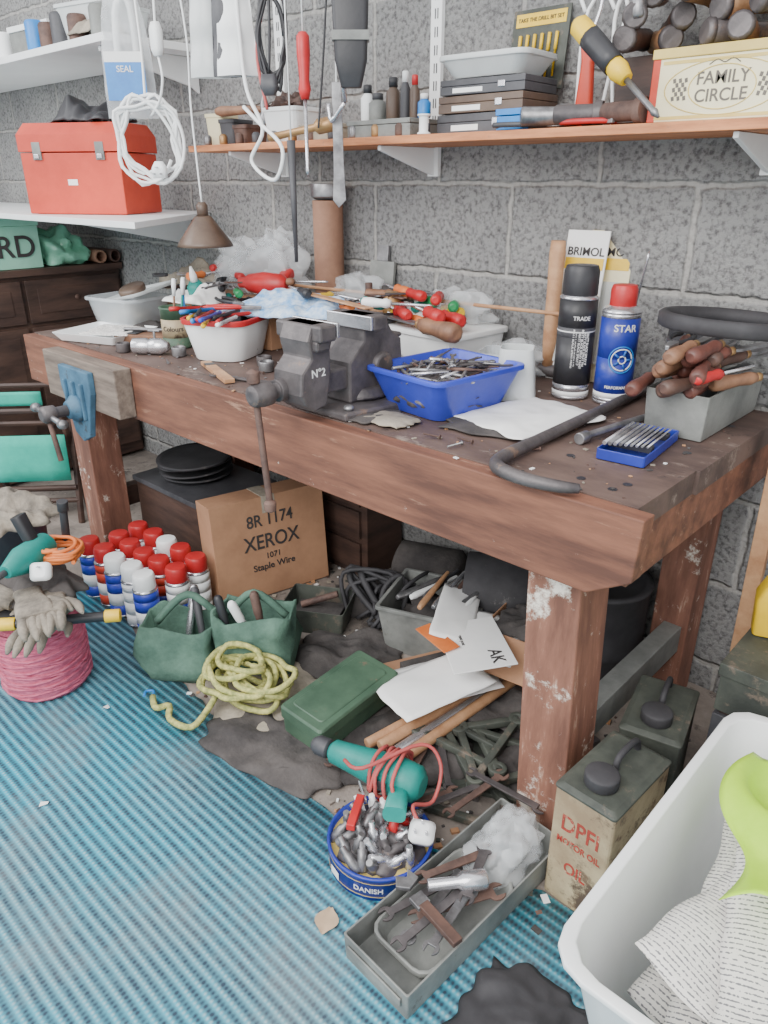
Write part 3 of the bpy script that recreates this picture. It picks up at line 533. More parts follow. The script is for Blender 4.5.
for q in (-1,1):
    for i in range(5):
        for j in range(5):
            if (i+j)%2==0: m.box(.006,.0006,.008,INKG,tr(X0+q*(.072+.006*i),-.0905,.038+.008*j,0,q*12))
for ra,rb in ((.116,.049),(.066,.039)): m.tube([(X0+ra*cos(a*pi/16),-.0905,.058+rb*sin(a*pi/16)) for a in range(32)],.0011,GLD,n=4,closed=True)
m.tube([(X0-.03,-.0905,.098),(X0-.015,-.0905,.106),(X0,-.0905,.100),(X0+.015,-.0905,.106),(X0+.03,-.0905,.098)],.0012,INKG,n=4,k=4)
m.obj('printed_emblem',e,bev=0)
q=random.Random(5)
for k in range(30):
    x=-.88+.020*k; z=1.642+.040*(k%4); mm=[WK,WH,WH,IR,WN][k%5]; y=1.69+.03*((k//2)%3)
    e=thing('chisel','chisel with %s wooden handle heaped on shelf'%{WK:'dark',WH:'brown',IR:'grey-capped',WN:'pale'}[mm],'chisel',x,y,z,90+q.uniform(-42,42),0,-q.uniform(-4,10),'chisels heaped on the shelf')
    M().lathe([(.020,0),(.025,.004),(.026,.03),(.021,.11),(.023,.16),(.014,.20)],mm,tr(ry=90),n=14).lathe([(.0205,-.001),(.0255,.004),(.0265,.014)],IR,tr(ry=90),n=14).obj('handle',e,bev=0); M().box(.07,.014,.004,ST,tr(.23,0,0)).obj('blade',e,bev=0)
solo(M().tub(.14,.14,.14,.14,.14,.004,.003,WD),'wooden_box','small dark wooden box on the shelf','box',-.87,1.86,Z)
hammer(-.62,1.66,1.76,170,.26,ry=8,mh=WN,lab='hammer with pale wooden handle on shelf heap')
e=screwdriver(-.975,1.655,1.655,-8,YL,'large yellow and black handled screwdriver leaning on shelf',.30,.024,ry=40,shaft=ST,hl=.62); M().lathe([(.0250,.05),(.0252,.07),(.024,.12),(.0235,.14)],BK,tr(ry=90),n=10).obj('black_grip_band',e,bev=0)
e=thing('red_clamp','red-handled clamp tool standing on shelf','clamp',-1.02,1.80,Z,10); M().loft([rr(.05,.025,.01,0),rr(.03,.022,.01,.14),rr(.05,.022,.01,.2)],RDM).obj('handle',e); M().tube([(0,0,.19),(.02,0,.26),(-.01,0,.3)],.005,CH,k=4).obj('hook',e,bev=0)
for k,(x,a) in enumerate([(-1.05,0),(-.99,20),(-.95,-15)]): solo(M().tube([(0,0,.0),(.0,.0,.22),(.05,0,.30),(.02,0,.36),(-.04,0,.33),(0,0,.24)],.0045,WH_,k=5),'bent_wire','bent white coated wire standing on shelf','wire',x,1.82,Z+.005,a,0,a*.5,'bent white wires on the shelf',bev=0)
for k,(x,rz,mh,l) in enumerate([(-1.05,20,DG,'dark'),(-.93,-30,BK,'black'),(-.87,10,RD,'red')]): pliers(x,1.72,Z+.004,rz,mh,'pliers with %s handles on shelf'%l,1.1)
for x,a,mm,l in ((-.97,20,IR,'dark iron'),(-.86,-10,RU,'rusty'),(-1.06,40,ST,'steel')): solo(M().lathe([(.016,-.06),(.020,-.055),(.020,.03),(.026,.03),(.026,.05)],mm,tr(0,0,.026,0,90)),'pipe_fitting',l+' pipe fitting on shelf','pipe fitting',x,1.70,Z,a,group='pipe fittings on shelf')
e=thing('blue_box','small bright blue plastic box on shelf edge','box',-1.155,1.71,Z); M().tub(.075,.05,.075,.05,.03,.006,.003,BLL).obj('body',e); M().box(.077,.052,.014,BLL,tr(0,0,.032)).obj('lid',e)
solo(M().lathe([(.018,0),(.018,.004),(.013,.006),(.013,.042),(.018,.044),(.018,.048)],WH_),'thread_spool','white thread spool on shelf edge','spool',-1.43,1.695,Z)
for k,(w,h,c_,l,z) in enumerate([(.27,.045,DG,'dark grey flat case',0),(.26,.04,BRN,'brown flat case',.046),(.25,.035,DG,'dark flat case',.087)]):
    e=thing('flat_case',l+' in a stack on shelf','case',-1.265,1.79,Z+z,3*k-3,group='stacked flat cases on shelf'); M().box(w,.16,h*.55,c_).obj('body',e); M().box(w,.16,h*.4,c_,tr(0,0,h*.57)).box(.02,.005,h*.4,CH,tr(.06,-.08,h*.3)).obj('lid',e); M().box(.09,.001,h*.3,WP,tr(-.04,-.0805,h*.12)).obj('paper_label',e)
solo(M().tub(.2,.13,.25,.17,.05,.03,.003,MLK,lip=.006),'plastic_dish','milky plastic dish on stacked cases','dish',-1.27,1.79,Z+.125,4)
solo(M().box(.12,.07,.03,BRN).box(.05,.05,.02,ST,tr(.02,0,.03)),'small_box','small brown box in the plastic dish','box',-1.26,1.79,Z+.133,10)
e=thing('drill_bit_card','green printed card pack of drill bits leaning on wall','drill bit pack',-1.24,1.915,1.585,0,-6); M().box(.17,.005,.19,DGR).obj('card',e); M().box(.15,.001,.03,YL,tr(0,-.003,.15)).obj('printed_band',e); text('TAKE THE DRILL BIT SET',.0125,INK,e,tr(0,-.004,.165,90))
for k in range(6): M().lathe([(.003,0),(.003,.06),(.0045,.06),(.0045,.1)],YL,tr(-.055+.022*k,-.006,.03),n=8).obj('drill_bit',e,bev=0)
for k,(x,r,h,c_,cc,l) in enumerate([(-1.66,.026,.06,GY,DG,'grey tin'),(-1.60,.02,.09,BRN,BK,'brown glass bottle'),(-1.555,.014,.10,DG,WH_,'slim dark bottle'),(-1.52,.014,.09,BRN,RD,'slim brown bottle'),(-1.485,.018,.05,BLL,WH_,'light blue pot'),(-1.70,.02,.08,WH_,BK,'white bottle')]):
    e=thing('small_bottle',l+' standing on shelf','bottle',x,1.76,Z+.045); M().lathe([(r*.95,0),(r,.003),(r,h*.75),(r*.55,h*.88),(r*.5,h)],c_,n=16).obj('body',e,bev=0); M().lathe([(r*.62,h*.9),(r*.62,h*1.15),(r*.5,h*1.17),(0,h*1.17)],cc,n=16).obj('cap',e,bev=0)
for x,w,c_,l in [(-1.60,.24,GY,'long grey metal box'),(-1.85,.16,BEIGE,'beige box')]:
    e=thing('metal_box',l+' on shelf','box',x,1.76,Z); M().box(w,.13,.03,c_).obj('body',e); M().box(w+.004,.134,.012,c_,tr(0,0,.031)).obj('lid',e)
solo(M().tub(.13,.11,.15,.13,.10,.02,.003,WH_,lip=.004),'white_tub','white plastic tub on shelf','tub',-2.06,1.78,Z,5)
solo(M().blob(.06,.05,.05,WK,.4,6,2),'leather_pouch','crumpled brown leather pouch on shelf','pouch',-2.07,1.78,Z+.06)
for k,(x,c_,l) in enumerate([(-2.28,RU,'rusty'),(-2.36,DG,'dark'),(-2.44,CRM,'cream')]): solo(M().tub(.06,.09,.07,.1,.06+.02*k,.01,.003,c_,lip=.003),'small_tray',l+' small open tray on shelf','tray',x,1.78,Z,k*8)
hammer(-2.35,1.70,Z+.1,10,.22,lab='small hammer with brown handle on shelf trays')
for k in range(12):
    x=-2.42+.09*k; solo(M().lathe([(.012,0),(.014,.003),(.014,.025),(.008,.032)],[ST,BRS,RU,DG][k%4],n=8),'small_fitting','small metal fitting on shelf edge','fitting',x,1.70,Z,0,0,0,'small metal fittings on shelf')
e=thing('white_shelf','white painted shelf board on the block wall','shelf',-3.2,1.6,1.23)
M().prism([(-5.1,1.30),(-2.25,1.28),(-2.80,1.945),(-5.1,1.945)],.02,WH_,tr(0,0,1.23)).obj('board',e,world=True)
M().prism([(0,0),(-.5,0),(-.5,-.015),(-.03,-.11),(0,-.12)],.014,WH_,tr(-2.95,1.94,1.229,90,0,90)).obj('bracket',e,world=True)
e=thing('red_toolbox','red metal toolbox with lid latches on the white shelf','toolbox',-2.97,1.54,1.252,30)
M().box(.41,.27,.21,RDM).obj('body',e,bev=.004)
M().loft([rr(.42,.28,.006,.213),rr(.42,.28,.006,.27),rr(.40,.20,.006,.31),],RDM,sm=False).obj('lid',e,bev=.004)
for q in (-.13,.13): M().box(.035,.008,.06,GY,tr(q,-.138,.185)).box(.02,.012,.015,CH,tr(q,-.142,.19)).obj('latch',e)
M().tube([(-.08,0,.31),(-.075,0,.345),(.075,0,.345),(.08,0,.31)],.008,BK,k=4).obj('handle',e,bev=0); M().box(.04,.001,.02,WP,tr(0,-.1365,.1)).obj('sticker',e)
rag(-2.95,1.56,1.56,.3,.2,.09,BK,'black_bag','crumpled black plastic bag on red toolbox','plastic bag',14,20)
e=thing('upper_shelf','white high wall shelf with boxes','shelf',-3.8,1.7,1.8); M().bb(-5.1,-2.68,1.5,1.945,1.80,1.825,WH_).obj('board',e,world=True); M().prism([(0,0),(-.4,0),(-.4,-.015),(-.03,-.10),(0,-.12)],.014,WH_,tr(-2.8,1.94,1.799,90,0,90)).obj('bracket',e,world=True)
solo(M().box(.3,.2,.08,GY).box(.31,.21,.02,WH_,tr(0,0,.081)),'storage_box','grey storage box with white lid on high shelf','box',-3.35,1.65,1.826,4); solo(M().tub(.2,.2,.24,.24,.12,.02,.003,MLK,lip=.005),'plastic_tub','milky plastic tub on high shelf','plastic tub',-2.95,1.66,1.826,12)
rag(-2.85,1.58,1.83,.2,.16,.06,BEIGE,'folded_cloth','beige cloth bundle on high shelf','cloth',7,10); solo(M().box(.22,.16,.05,DG).box(.18,.12,.03,WH_,tr(0,0,.05)),'flat_box','dark flat box on high shelf','box',-3.75,1.65,1.826,-6)
for k,(x,c_,l) in enumerate([(-3.15,RU,'rusty'),(-3.55,WH_,'white'),(-3.05,DG,'dark'),(-2.92,RU,'rusty'),(-2.76,GY,'grey'),(-3.26,BLL,'light blue')]): solo(M().lathe([(.035,0),(.036,.004),(.036,.07+.01*(k%3)),(.03,.08+.01*(k%3)),(0,.08+.01*(k%3))],c_),'small_jar',l+' small tin jar on high shelf','jar',x,1.54,1.826)
e=thing('dark_wood_cabinet','old dark brown wooden cabinet beyond the bench','cabinet',-3.9,1.45,0)
M().bb(-4.5,-3.60,.95,1.93,.02,.97,WD).obj('body',e,world=True); M().bb(-4.54,-3.57,.92,1.935,.97,1.0,WD).obj('top',e,world=True)
for y0,y1 in ((.97,1.43),(1.45,1.91)):
    for z0,z1 in ((.76,.95),(.08,.74)):
        M().bb(-3.60,-3.582,y0,y1,z0,z1,WD).bb(-3.582,-3.578,y0+.05,y1-.05,z0+.04,z1-.04,WD).lathe([(.006,0),(.012,.016),(0,.02)],WK,tr(-3.58,(y0+y1)/2,z0+.1,0,90)).obj('drawer' if z0>.5 else 'door',e,world=True)
e=thing('green_card_box','pale green cardboard box with black letters','cardboard box',-3.72,1.29,1.002,0); M().box(.24,.54,.18,LG).obj('body',e); M().box(.25,.55,.035,LG,tr(0,0,.181)).obj('lid',e); text('BOARD',.13,INK,e,tr(.1255,.025,.09,90,0,90))
solo(M().blob(.14,.11,.10,mat('green tint film',C(160,222,195),C(120,195,160),rough=.2,alpha=.8),.3,3,6,n=44),'plastic_bag','pale green plastic bag on the dark cabinet','plastic bag',-3.72,1.69,1.002)
for k in range(2): solo(M().lathe([(.03,-.14),(.03,.14),(.022,.14),(.022,-.13)],[TUBC,WK][k]),'cardboard_roll','rolled brown card tube on the cabinet','cardboard tube',-3.70,1.83+.062*k,1.033,R.uniform(-5,5),0,90,'rolls on the cabinet')
e=thing('folding_chair','folded dark wooden chair with bright teal canvas','chair',-3.16,1.18,0,48)
for q in (-.18,.18):
    M().tube([(q,-.09,.0),(q,.05,.60)],.015,WD,n=6).obj('leg',e); M().tube([(q*.9,.09,.0),(q*.9,-.06,.50)],.015,WD,n=6).obj('leg',e)
for y,z,w in ((-.06,.50,.16),(.05,.58,.18),(.07,.10,.16),(-.07,.10,.18),(.03,.42,.18),(-.07,.16,.18)): M().tube([(-w,y,z),(w,y,z)],.012,WD,n=6).obj('rail',e)
M().sheet(lambda u,v:(-.17+.34*u,-.09+.01*v,.20+.20*v),4,4,TLF).obj('seat_canvas',e,bev=0,solid=.004)
M().sheet(lambda u,v:(-.15+.22*u,.02,.50+.06*v),4,4,TLF).obj('back_canvas',e,bev=0,solid=.004)
# ---------------------------------------------------------------- hanging things
e=thing('hanging_rail','wooden rail above the shelf carrying hooks','rail',-2,1.5,2.05); M().bb(-3.2,-1.0,1.48,1.52,2.05,2.09,WN).obj('batten',e,world=True)
def cord(P,r,mm,name,lab,cat,k=6): return solo(M().tube(P,r,mm,k=k,n=7),name,lab,cat,0,0,0,bev=0)
e=thing('hanging_plastic_bag','clear plastic bag with blue label hanging','plastic bag',-2.55,1.5,1.56,43)
M().sheet(lambda u,v:((u-.5)*.17*(1-.35*v**3),-.03*sin(pi*u)+.004*sin(v*20+u*9),v*.34),10,20,CL).sheet(lambda u,v:((u-.5)*.17*(1-.35*v**3),.03*sin(pi*u),v*.34),10,20,CL).obj('film',e,bev=0)
M().box(.13,.001,.14,BLL,tr(0,-.037,.05)).box(.13,.0012,.03,WP,tr(0,-.037,.16)).obj('printed_label',e); text('SEAL',.026,INKW,e,tr(0,-.039,.14,90)); M().tube([(-.03,0,.02),(-.02,0,.3),(.03,0,.32),(.035,0,.04)],.012,WH_,k=5).obj('rolled_contents',e,bev=0); M().tube([(0,0,.33),(0,0,.52)],.003,WH_).obj('string',e,bev=0)
m=coil(8,.10,1.15,.0055,WH_,.06,.003,4,tr(0,0,0,90,0,43)); m.tube([(0,0,.10),(-.02,.02,.25),(-.04,.03,.4),(-.04,.03,.55)],.004,WH_,k=5); tag(m.obj('coiled_cable',loc=(-2.42,1.47,1.49),bev=0),'coiled white electrical cable hanging','cable')
e=thing('mains_plug','white three-pin mains plug hanging from the coil','plug',-2.33,1.44,1.375,30); M().loft([rr(.05,.02,.012,0),rr(.05,.03,.012,.03),rr(.025,.02,.008,.05)],WH_).obj('body',e,bev=0); M().box(.006,.018,.004,CH,tr(0,-.018,.03)).obj('pin',e,bev=0); M().box(.004,.018,.006,CH,tr(-.012,-.018,.01)).obj('pin',e,bev=0); M().box(.004,.018,.006,CH,tr(.012,-.018,.01)).obj('pin',e,bev=0)
e=thing('pendant_lamp','brown conical pendant lamp on white cord','pendant lamp',-2.2,1.5,1.17)
M().lathe([(.092,0),(.086,.012),(.028,.09),(.02,.095),(.02,.085),(.08,.008),(.088,0)],BRN,n=28).obj('lamp_shade',e,bev=0); M().lathe([(.018,.09),(.018,.125),(.01,.135)],BRN).obj('lamp_holder',e,bev=0); M().tube([(0,0,.13),(-.01,0,.4),(.0,0,.6),(-.05,0,.88)],.003,WH_,k=6).obj('cord',e,bev=0)
e=thing('inline_switch','white inline switch hanging on flex','switch',-2.33,1.48,1.72); M().loft([rr(.03,.02,.008,0),rr(.045,.03,.012,.02),rr(.045,.03,.012,.07),rr(.03,.02,.008,.09)],WH_).obj('body',e,bev=0); M().tube([(0,0,.08),(.01,0,.2),(.0,0,.33)],.004,WH_,k=4).obj('flex',e,bev=0); M().tube([(0,0,0),(.01,0,-.06),(-.02,0,-.12),(-.08,0,-.16)],.004,WH_,k=4).obj('flex',e,bev=0)
for x,w,h,c_,l in ((-2.05,.12,.24,MLK,'milky'),(-1.96,.12,.22,WH_,'white'),(-1.99,.09,.26,DG,'dark grey')):
    o=M().sheet(lambda u,v:((u-.5)*w*(1-.3*v),-.025*sin(pi*u)-.004*sin(v*14),v*h),10,14,c_).sheet(lambda u,v:((u-.5)*w*(1-.3*v),.025*sin(pi*u),v*h),10,14,c_); o.tube([(0,0,h),(0,0,2.05-1.64)],.003,WH_)
    solo(o,'hanging_bag',l+' plastic bag hanging above shelf','bag',x,1.5+(x+1.96)*.3,1.64,43,bev=0)
o=coil(4,.035,3.2,.005,BK,.06,.003,8,tr(0,0,0,90,0,43)); o.tube([(0,0,.1),(0,0,.33)],.004,BK); tag(o.obj('black_cable',loc=(-1.80,1.5,1.72),bev=0),'looped black cable hanging above shelf','cable')
e=thing('black_plug','black plug hanging from cable','plug',-1.80,1.48,1.58,30); M().loft([rr(.03,.02,.008,0),rr(.05,.03,.01,.02),rr(.04,.03,.01,.05)],DG).obj('body',e,bev=0); M().tube([(0,0,.05),(.01,0,.2),(0,.02,.47)],.004,BK,k=4).obj('flex',e,bev=0)
cord([(-1.95,1.5,2.05),(-1.93,1.49,1.75),(-1.90,1.48,1.60),(-1.84,1.48,1.50),(-1.90,1.48,1.42),(-1.80,1.48,1.37),(-1.76,1.48,1.45),(-1.86,1.48,1.52),(-1.92,1.48,1.56)],.0055,WH_,'white_cable','white looped cable hanging before the shelf','cable')
cord([(-1.72,1.5,2.05),(-1.80,1.5,1.85),(-1.87,1.5,1.7),(-1.84,1.5,1.55)],.0045,RCD,'red_cable','faded red cable hanging above shelf','cable')
e=screwdriver(-1.68,1.5,1.70,0,RD,'red-handled screwdriver hanging above shelf',.34,.018,ry=90,hl=.45); M().tube([(0,0,0),(-.33,0,0)],.002,WH_).obj('string',e,bev=0)
solo(M().tube([(0,0,0),(.0,0,-.32)],[.012,.012,.012,.008,.006,.006,.005],DG,n=8,k=0).tube([(0,0,0),(0,0,.58)],.002,WH_),'hanging_file','thin black round file hanging before the wall','file',-1.745,1.5,1.47,bev=0)
solo(M().tube([(0,0,0),(.07,0,-.30),(.09,0,-.50)],.007,CH,n=6).tube([(.09,0,-.50),(.04,0,-.54),(.03,0,-.50)],.006,CH,k=3),'metal_rod','long bright metal rod with hooked end hanging','rod',-1.62,1.5,2.05,bev=0)
e=thing('black_holster','black tool holster hanging above shelf','holster',-1.505,1.5,1.58,43); M().loft([rr(.05,.03,.01,0),rr(.08,.04,.012,.06),rr(.09,.045,.012,.2)],BK).obj('body',e); M().tube([(-.03,0,.2),(-.02,0,.47)],.004,BK).tube([(.03,0,.2),(.02,0,.47)],.004,BK).box(.09,.05,.02,GY,tr(0,0,.1)).obj('strap',e,bev=0)
solo(M().lathe([(.010,-.12),(.010,.02),(.02,.03),(.02,.07),(.012,.08)],BRS,tr(0,0,0,0,80)).tube([(.04,-.03,0),(.06,-.02,.2),(.1,-.05,.55)],.003,BK,k=4),'brass_torch','brass tool hanging across the shelf front','torch',-1.74,1.56,1.50,30)
solo(M().prism([(-.012,0),(.012,0),(.016,-.2),(.02,-.28),(0,-.3),(-.016,-.28),(-.012,-.2)],.004,ST,tr(0,0,0,90)).tube([(0,0,-.01),(0,0,.45)],.002,WH_),'scraper','steel scraper hanging before the wall','scraper',-1.58,1.52,1.60,43)
# ---------------------------------------------------------------- under the bench
e=thing('cardboard_carton','brown cardboard carton with black printed lettering','cardboard box',-1.93,1.46,0,-13,0,-5)
M().box(.12,.43,.37,CDB).box(.121,.05,.002,BEIGE,tr(0,0,.370)).box(.001,.05,.06,BEIGE,tr(.061,.0,.31)).obj('body',e)
for b_,s_,z_ in (('8R 1174',.062,.285),('XEROX',.075,.205),('1071',.03,.150),('Staple Wire',.034,.112)): text(b_,s_,INK,e,tr(.0618,.0,z_,90,0,90),sx=.85 if s_>.06 else 1)
e=thing('storage_chest','dark metal chest under the bench','chest',-2.36,1.50,0); M().tub(.45,.33,.45,.33,.29,.004,.006,WD).obj('body',e)
M().box(.47,.35,.02,DG,tr(0,0,.285)).obj('lid',e)
for k in range(4): solo(M().lathe([(.03,0),(.12,.012),(.14,.018),(.14,.024),(.12,.02),(.02,.014),(0,.014)],BKR,n=28),'black_disc','black round sanding disc stacked on chest','disc',-2.40+.02*k,1.50-.015*k,.306+.028*k,0,3*(k%2),-3*(k%3),'black discs stacked on chest',bev=0)
e=thing('under_bench_cabinet','dark brown wooden drawer unit below bench','drawer unit',-1.83,1.80,0); M().bb(-2.1,-1.70,1.74,1.93,0,.42,WD).obj('body',e,world=True)
for z0 in (.03,.16,.29): M().bb(-2.07,-1.73,1.728,1.74,z0,z0+.11,WD).obj('drawer',e,world=True)
CP=[(RD,WH_,'red cap','white'),(WH_,BLU,'white cap','blue'),(RD,BLU,'red cap','blue'),(RD,RDM,'red cap','red'),(RD,WH_,'red cap','white'),(WH_,WH_,'white cap','white')]
for i in range(5):
    for j in range(3):
        cp,bd,l1,l2=CP[(i*2+j*3+(i*j)%3)%6] if j else CP[(2,3,1,5,1)[i]]
        can(-2.34+.092*i+.02*(j%2)+R.uniform(-.006,.006),1.0+.095*j+R.uniform(-.006,.006),.006 if j==0 else 0,.040,.225,[(.25,bd),(.55,RNG if j%2 else WH_),(.8,bd),(1,bd)],cp,'spray paint can with %s and %s body'%(l1,l2),'spray cans under the bench',ch=.05,cr=.9)
e=thing('green_tool_bag','green canvas tool bag with open pockets','tool bag',-1.66,1.06,0,38)
def pouch(cx,cy,w,d,h,sd):
    lp=[]
    for z,s_ in ((0,.85),(.03,1.04),(h*.35,1.06),(h*.65,.98),(h,.95)):
        lp.append([Vector((p.x*s_+.035*noise.noise(p*14+Vector((sd,z*12,0))),p.y*s_*(1-.45*z/h)+.035*noise.noise(p*14+Vector((0,sd,z*12))),z+.05*noise.noise(p*9+Vector((sd,0,0)))*(z>.1))) for p in rr(w,d,.05,0,6)])
    lp+= [[Vector((p.x*.93,p.y*.88,p.z-.002)) for p in lp[-1]],[Vector((p.x*.85,p.y*.8,.02)) for p in lp[-1]]]
    M().loft([[v+Vector((cx,cy,0)) for v in l] for l in lp],GRC).obj('pocket',e,bev=0)
pouch(-.13,0,.22,.24,.16,1); pouch(.10,.03,.24,.27,.19,5)
M().tube([(-.2,.0,.14),(-.1,.02,.23),(0,.03,.16),(.1,.03,.24),(.2,.02,.17)],.012,GRC,k=5).obj('handle_strap',e,bev=0)
for x,y,z,c_,l in [(-1.76,1.0,.12,CH,'bright steel'),(-1.70,1.02,.13,DG,'dark'),(-1.58,1.12,.14,WH_,'white'),(-1.62,1.07,.13,BK,'black'),(-1.55,1.14,.14,RU,'rusty')]: solo(M().lathe([(.01,0),(.012,.1),(.014,.11),(.014,.17),(.008,.18)],c_,n=10),'hand_tool',l+' hand tool sticking out of green bag','tool',x,y,z-.06,0,R.uniform(-30,30),R.uniform(-30,30),'hand tools in green bag')
rag(-1.42,1.04,.0,.42,.32,.03,BEIGE,'beige_cloth','dusty beige cloth spread on the floor','cloth',21,-20)
rag(-1.25,.93,.002,.42,.24,.035,DRK,'dark_rag','dark crumpled rag added as shade on the floor','cloth',31,10)
rag(-1.08,1.10,.0,.4,.3,.03,DRK,'dark_rag','dark crumpled rag added as shade on the floor','cloth',37,30)
rag(-1.40,1.34,.0,.34,.26,.05,DRK,'dark_rag','dark rag added to deepen the shade below the bench','cloth',61,30)  # extra rag, added to darken the space under the bench
rag(-1.00,1.20,.0,.34,.26,.05,DRK,'dark_rag','dark crumpled rag added as shade on the floor','cloth',67,-20)  # dark cloth colour stands in for under-bench shade
rag(-.74,1.36,.0,.22,.28,.06,DRK,'dark_rag','dark crumpled rag added as shade behind the leg','cloth',71,10)  # added dark sheet, deepens the shade behind the leg
m=M(); q=random.Random(9)
for lp in range(10):
    cx,cy=q.uniform(-.05,.05),q.uniform(-.04,.04); a0=q.uniform(0,6); rx_,ry_=q.uniform(.07,.13),q.uniform(.05,.1); z0=.03+.008*lp
    m.tube([(cx+rx_*cos(a),cy+ry_*sin(a)*(1+.2*sin(3*a+lp)),z0+.012*sin(2*a+lp)) for a in [a0+k*2*pi/12 for k in range(12)]],.009,ROPE,n=6,k=3,closed=True)
m.tube([(-.05,-.06,.05),(-.02,-.13,.02),(-.0,-.2,.012),(-.07,-.22,.012),(-.12,-.19,.012),(-.14,-.22,.012),(-.19,-.2,.012)],.009,ROPE,k=4); m.tube([(-.19,-.2,.012),(-.21,-.185,.012),(-.225,-.2,.012),(-.21,-.215,.012)],.004,BLL,k=3)
solo(m,'bungee_rope','tangled yellow-green bungee rope heap on floor','rope',-1.45,1.00,.02,bev=0)
e=thing('green_metal_box','dull green painted metal box with lid on floor','metal box',-1.20,1.12,.03,2,3,3)
M().loft([rr(.145,.30,.012,0),rr(.148,.303,.012,.055)],GRM,sm=False).obj('body',e); M().loft([rr(.155,.31,.012,.05),rr(.155,.31,.012,.082),rr(.147,.302,.012,.088)],GRM,sm=False).loft([rr(.115,.26,.012,.088),rr(.108,.253,.012,.091)],GRM).obj('lid',e)
e=thing('grey_crate','grey plastic crate stuffed with tools below bench','crate',-1.26,1.60,0,20); M().tub(.26,.22,.30,.26,.17,.01,.005,GY,lip=.006).obj('body',e); M().blob(.1,.08,.08,DRK,.3,5,3,tr(0,0,.03)).obj('contents',e,bev=0)
for k in range(8): solo(M().lathe([(.008,0),(.011,.02),(.009,.12),(.006,.2)],[ST,WH_,DG,WN,CH,RU][k%6],n=8),'punch',['steel','white','dark','wooden','bright steel','rusty'][k%6]+' long punch lying over crate','punch',-1.32+.03*k,1.48+.03*(k%3),.19,R.uniform(-20,20),-80+R.uniform(-10,10),0,'punches over the crate')
for k,(x,y,z,w,d,rz,rx,ry) in enumerate([(-1.03,1.34,.10,.21,.30,-32,4,-6),(-1.01,1.28,.13,.21,.28,-20,6,-8),(-1.12,1.52,.20,.12,.3,30,0,10),(-1.0,1.52,.17,.2,.2,15,8,0)]):
    rag(x,y,z,w,d,.012,WP,'paper_sheet','white paper sheet on heap below bench','paper',k*7+2,rz,rx=rx,ry=ry,solid=.001,round_=.06,group='white papers below bench',n=12)
e=thing('envelope','white printed envelope with black letters on heap','envelope',-.98,1.42,.205,-40,6,-4); M().box(.26,.17,.004,WP).obj('body',e); text('AK',.05,INK,e,tr(.08,.04,.005)); text('urgent post',.014,INK,e,tr(-.03,-.03,.005))
solo(M().box(.16,.05,.003,ORG),'orange_card','orange card strip on white papers','card',-1.08,1.38,.20,-20,6,-6)
e=thing('cardboard_scrap','open cardboard flap box below bench','cardboard box',-.92,1.62,0,8); M().tub(.22,.2,.24,.22,.2,.002,.004,CDB).obj('body',e); M().box(.2,.12,.003,CDB,tr(0,-.15,.17,35)).obj('flap',e)
rag(-.92,1.62,.19,.2,.18,.05,DRK,'dark_rag','dark rag added as shade in the cardboard box','cloth',77,10)  # added dark filling, makes the box interior read as shade
solo(M().box(.3,.34,.05,CDB).box(.2,.2,.03,DRK,tr(0,0,.05)),'flat_carton','flattened brown carton below papers','cardboard box',-1.06,1.40,0,-25)
for k in range(4): solo(M().lathe([(.014,0),(.015,.003),(.015,.43),(.014,.433)],[WN,WN,CH,WN][k],n=12),'dowel_rod',['pale wooden dowel','pale wooden dowel','grey metal tube','pale wooden dowel'][k]+' lying on the floor','dowel',-1.045+.036*k,1.06+.01*k,.05+.008*(k%2),-12+2*k,-86,0,'dowels on the floor')
solo(M().lathe([(.08,-.12),(.1,-.11),(.1,.1),(.08,.12),(.03,.13)],DRK,tr(0,0,.1,0,90)).box(.16,.12,.03,IR),'old_motor','old dark cylindrical motor below bench','motor',-1.45,1.80,0,20)
solo(M().lathe([(.03,-.16),(.13,-.15),(.13,-.08),(.14,-.07),(.14,.07),(.13,.08),(.13,.15),(.03,.16)],BKR,tr(0,0,.15,0,90),n=28),'metal_drum','dirty dark metal drum below bench','drum',-1.10,1.79,.0,30)
m=M(); q=random.Random(14)
for k in range(14): m.tube([(q.uniform(-.16,.1),q.uniform(-.1,0),.02),(q.uniform(-.14,.1),q.uniform(-.05,.05),q.uniform(.08,.16)),(q.uniform(-.1,.15),q.uniform(-.02,.1),q.uniform(.08,.17)),(q.uniform(-.05,.16),q.uniform(-.08,.08),q.uniform(.02,.1)),(q.uniform(-.05,.16),q.uniform(-.1,.05),.015)],q.uniform(.006,.013),BKR,k=5)
solo(m,'hose_bundle','tangled black hoses and belts below bench','hose',-1.48,1.58,0,20,bev=0)
rag(-1.50,1.66,.0,.34,.26,.12,DRK,'dark_sack','dark crumpled sack below the bench','sack',57,20)
solo(M().tub(.2,.15,.22,.17,.09,.01,.003,DGR).box(.16,.11,.03,DRK,tr(0,0,.02)).tube([(-.06,0,.06),(.06,.03,.10)],.012,RU),'metal_bin','small dirty green metal bin below bench','bin',-1.62,1.42,0,30)
e=thing('black_drum','large dark round drum standing below the bench','drum',-.80,1.77,0); M().lathe([(.13,0),(.135,.01),(.135,.14),(.14,.15),(.135,.16),(.135,.33),(.142,.335),(.142,.345),(.12,.345),(.118,.335),(0,.335)],BKR,n=36).obj('body',e,bev=0); M().tube([(-.05,0,.335),(-.05,0,.365),(.05,0,.365),(.05,0,.335)],.005,ST,k=3).obj('handle',e,bev=0)
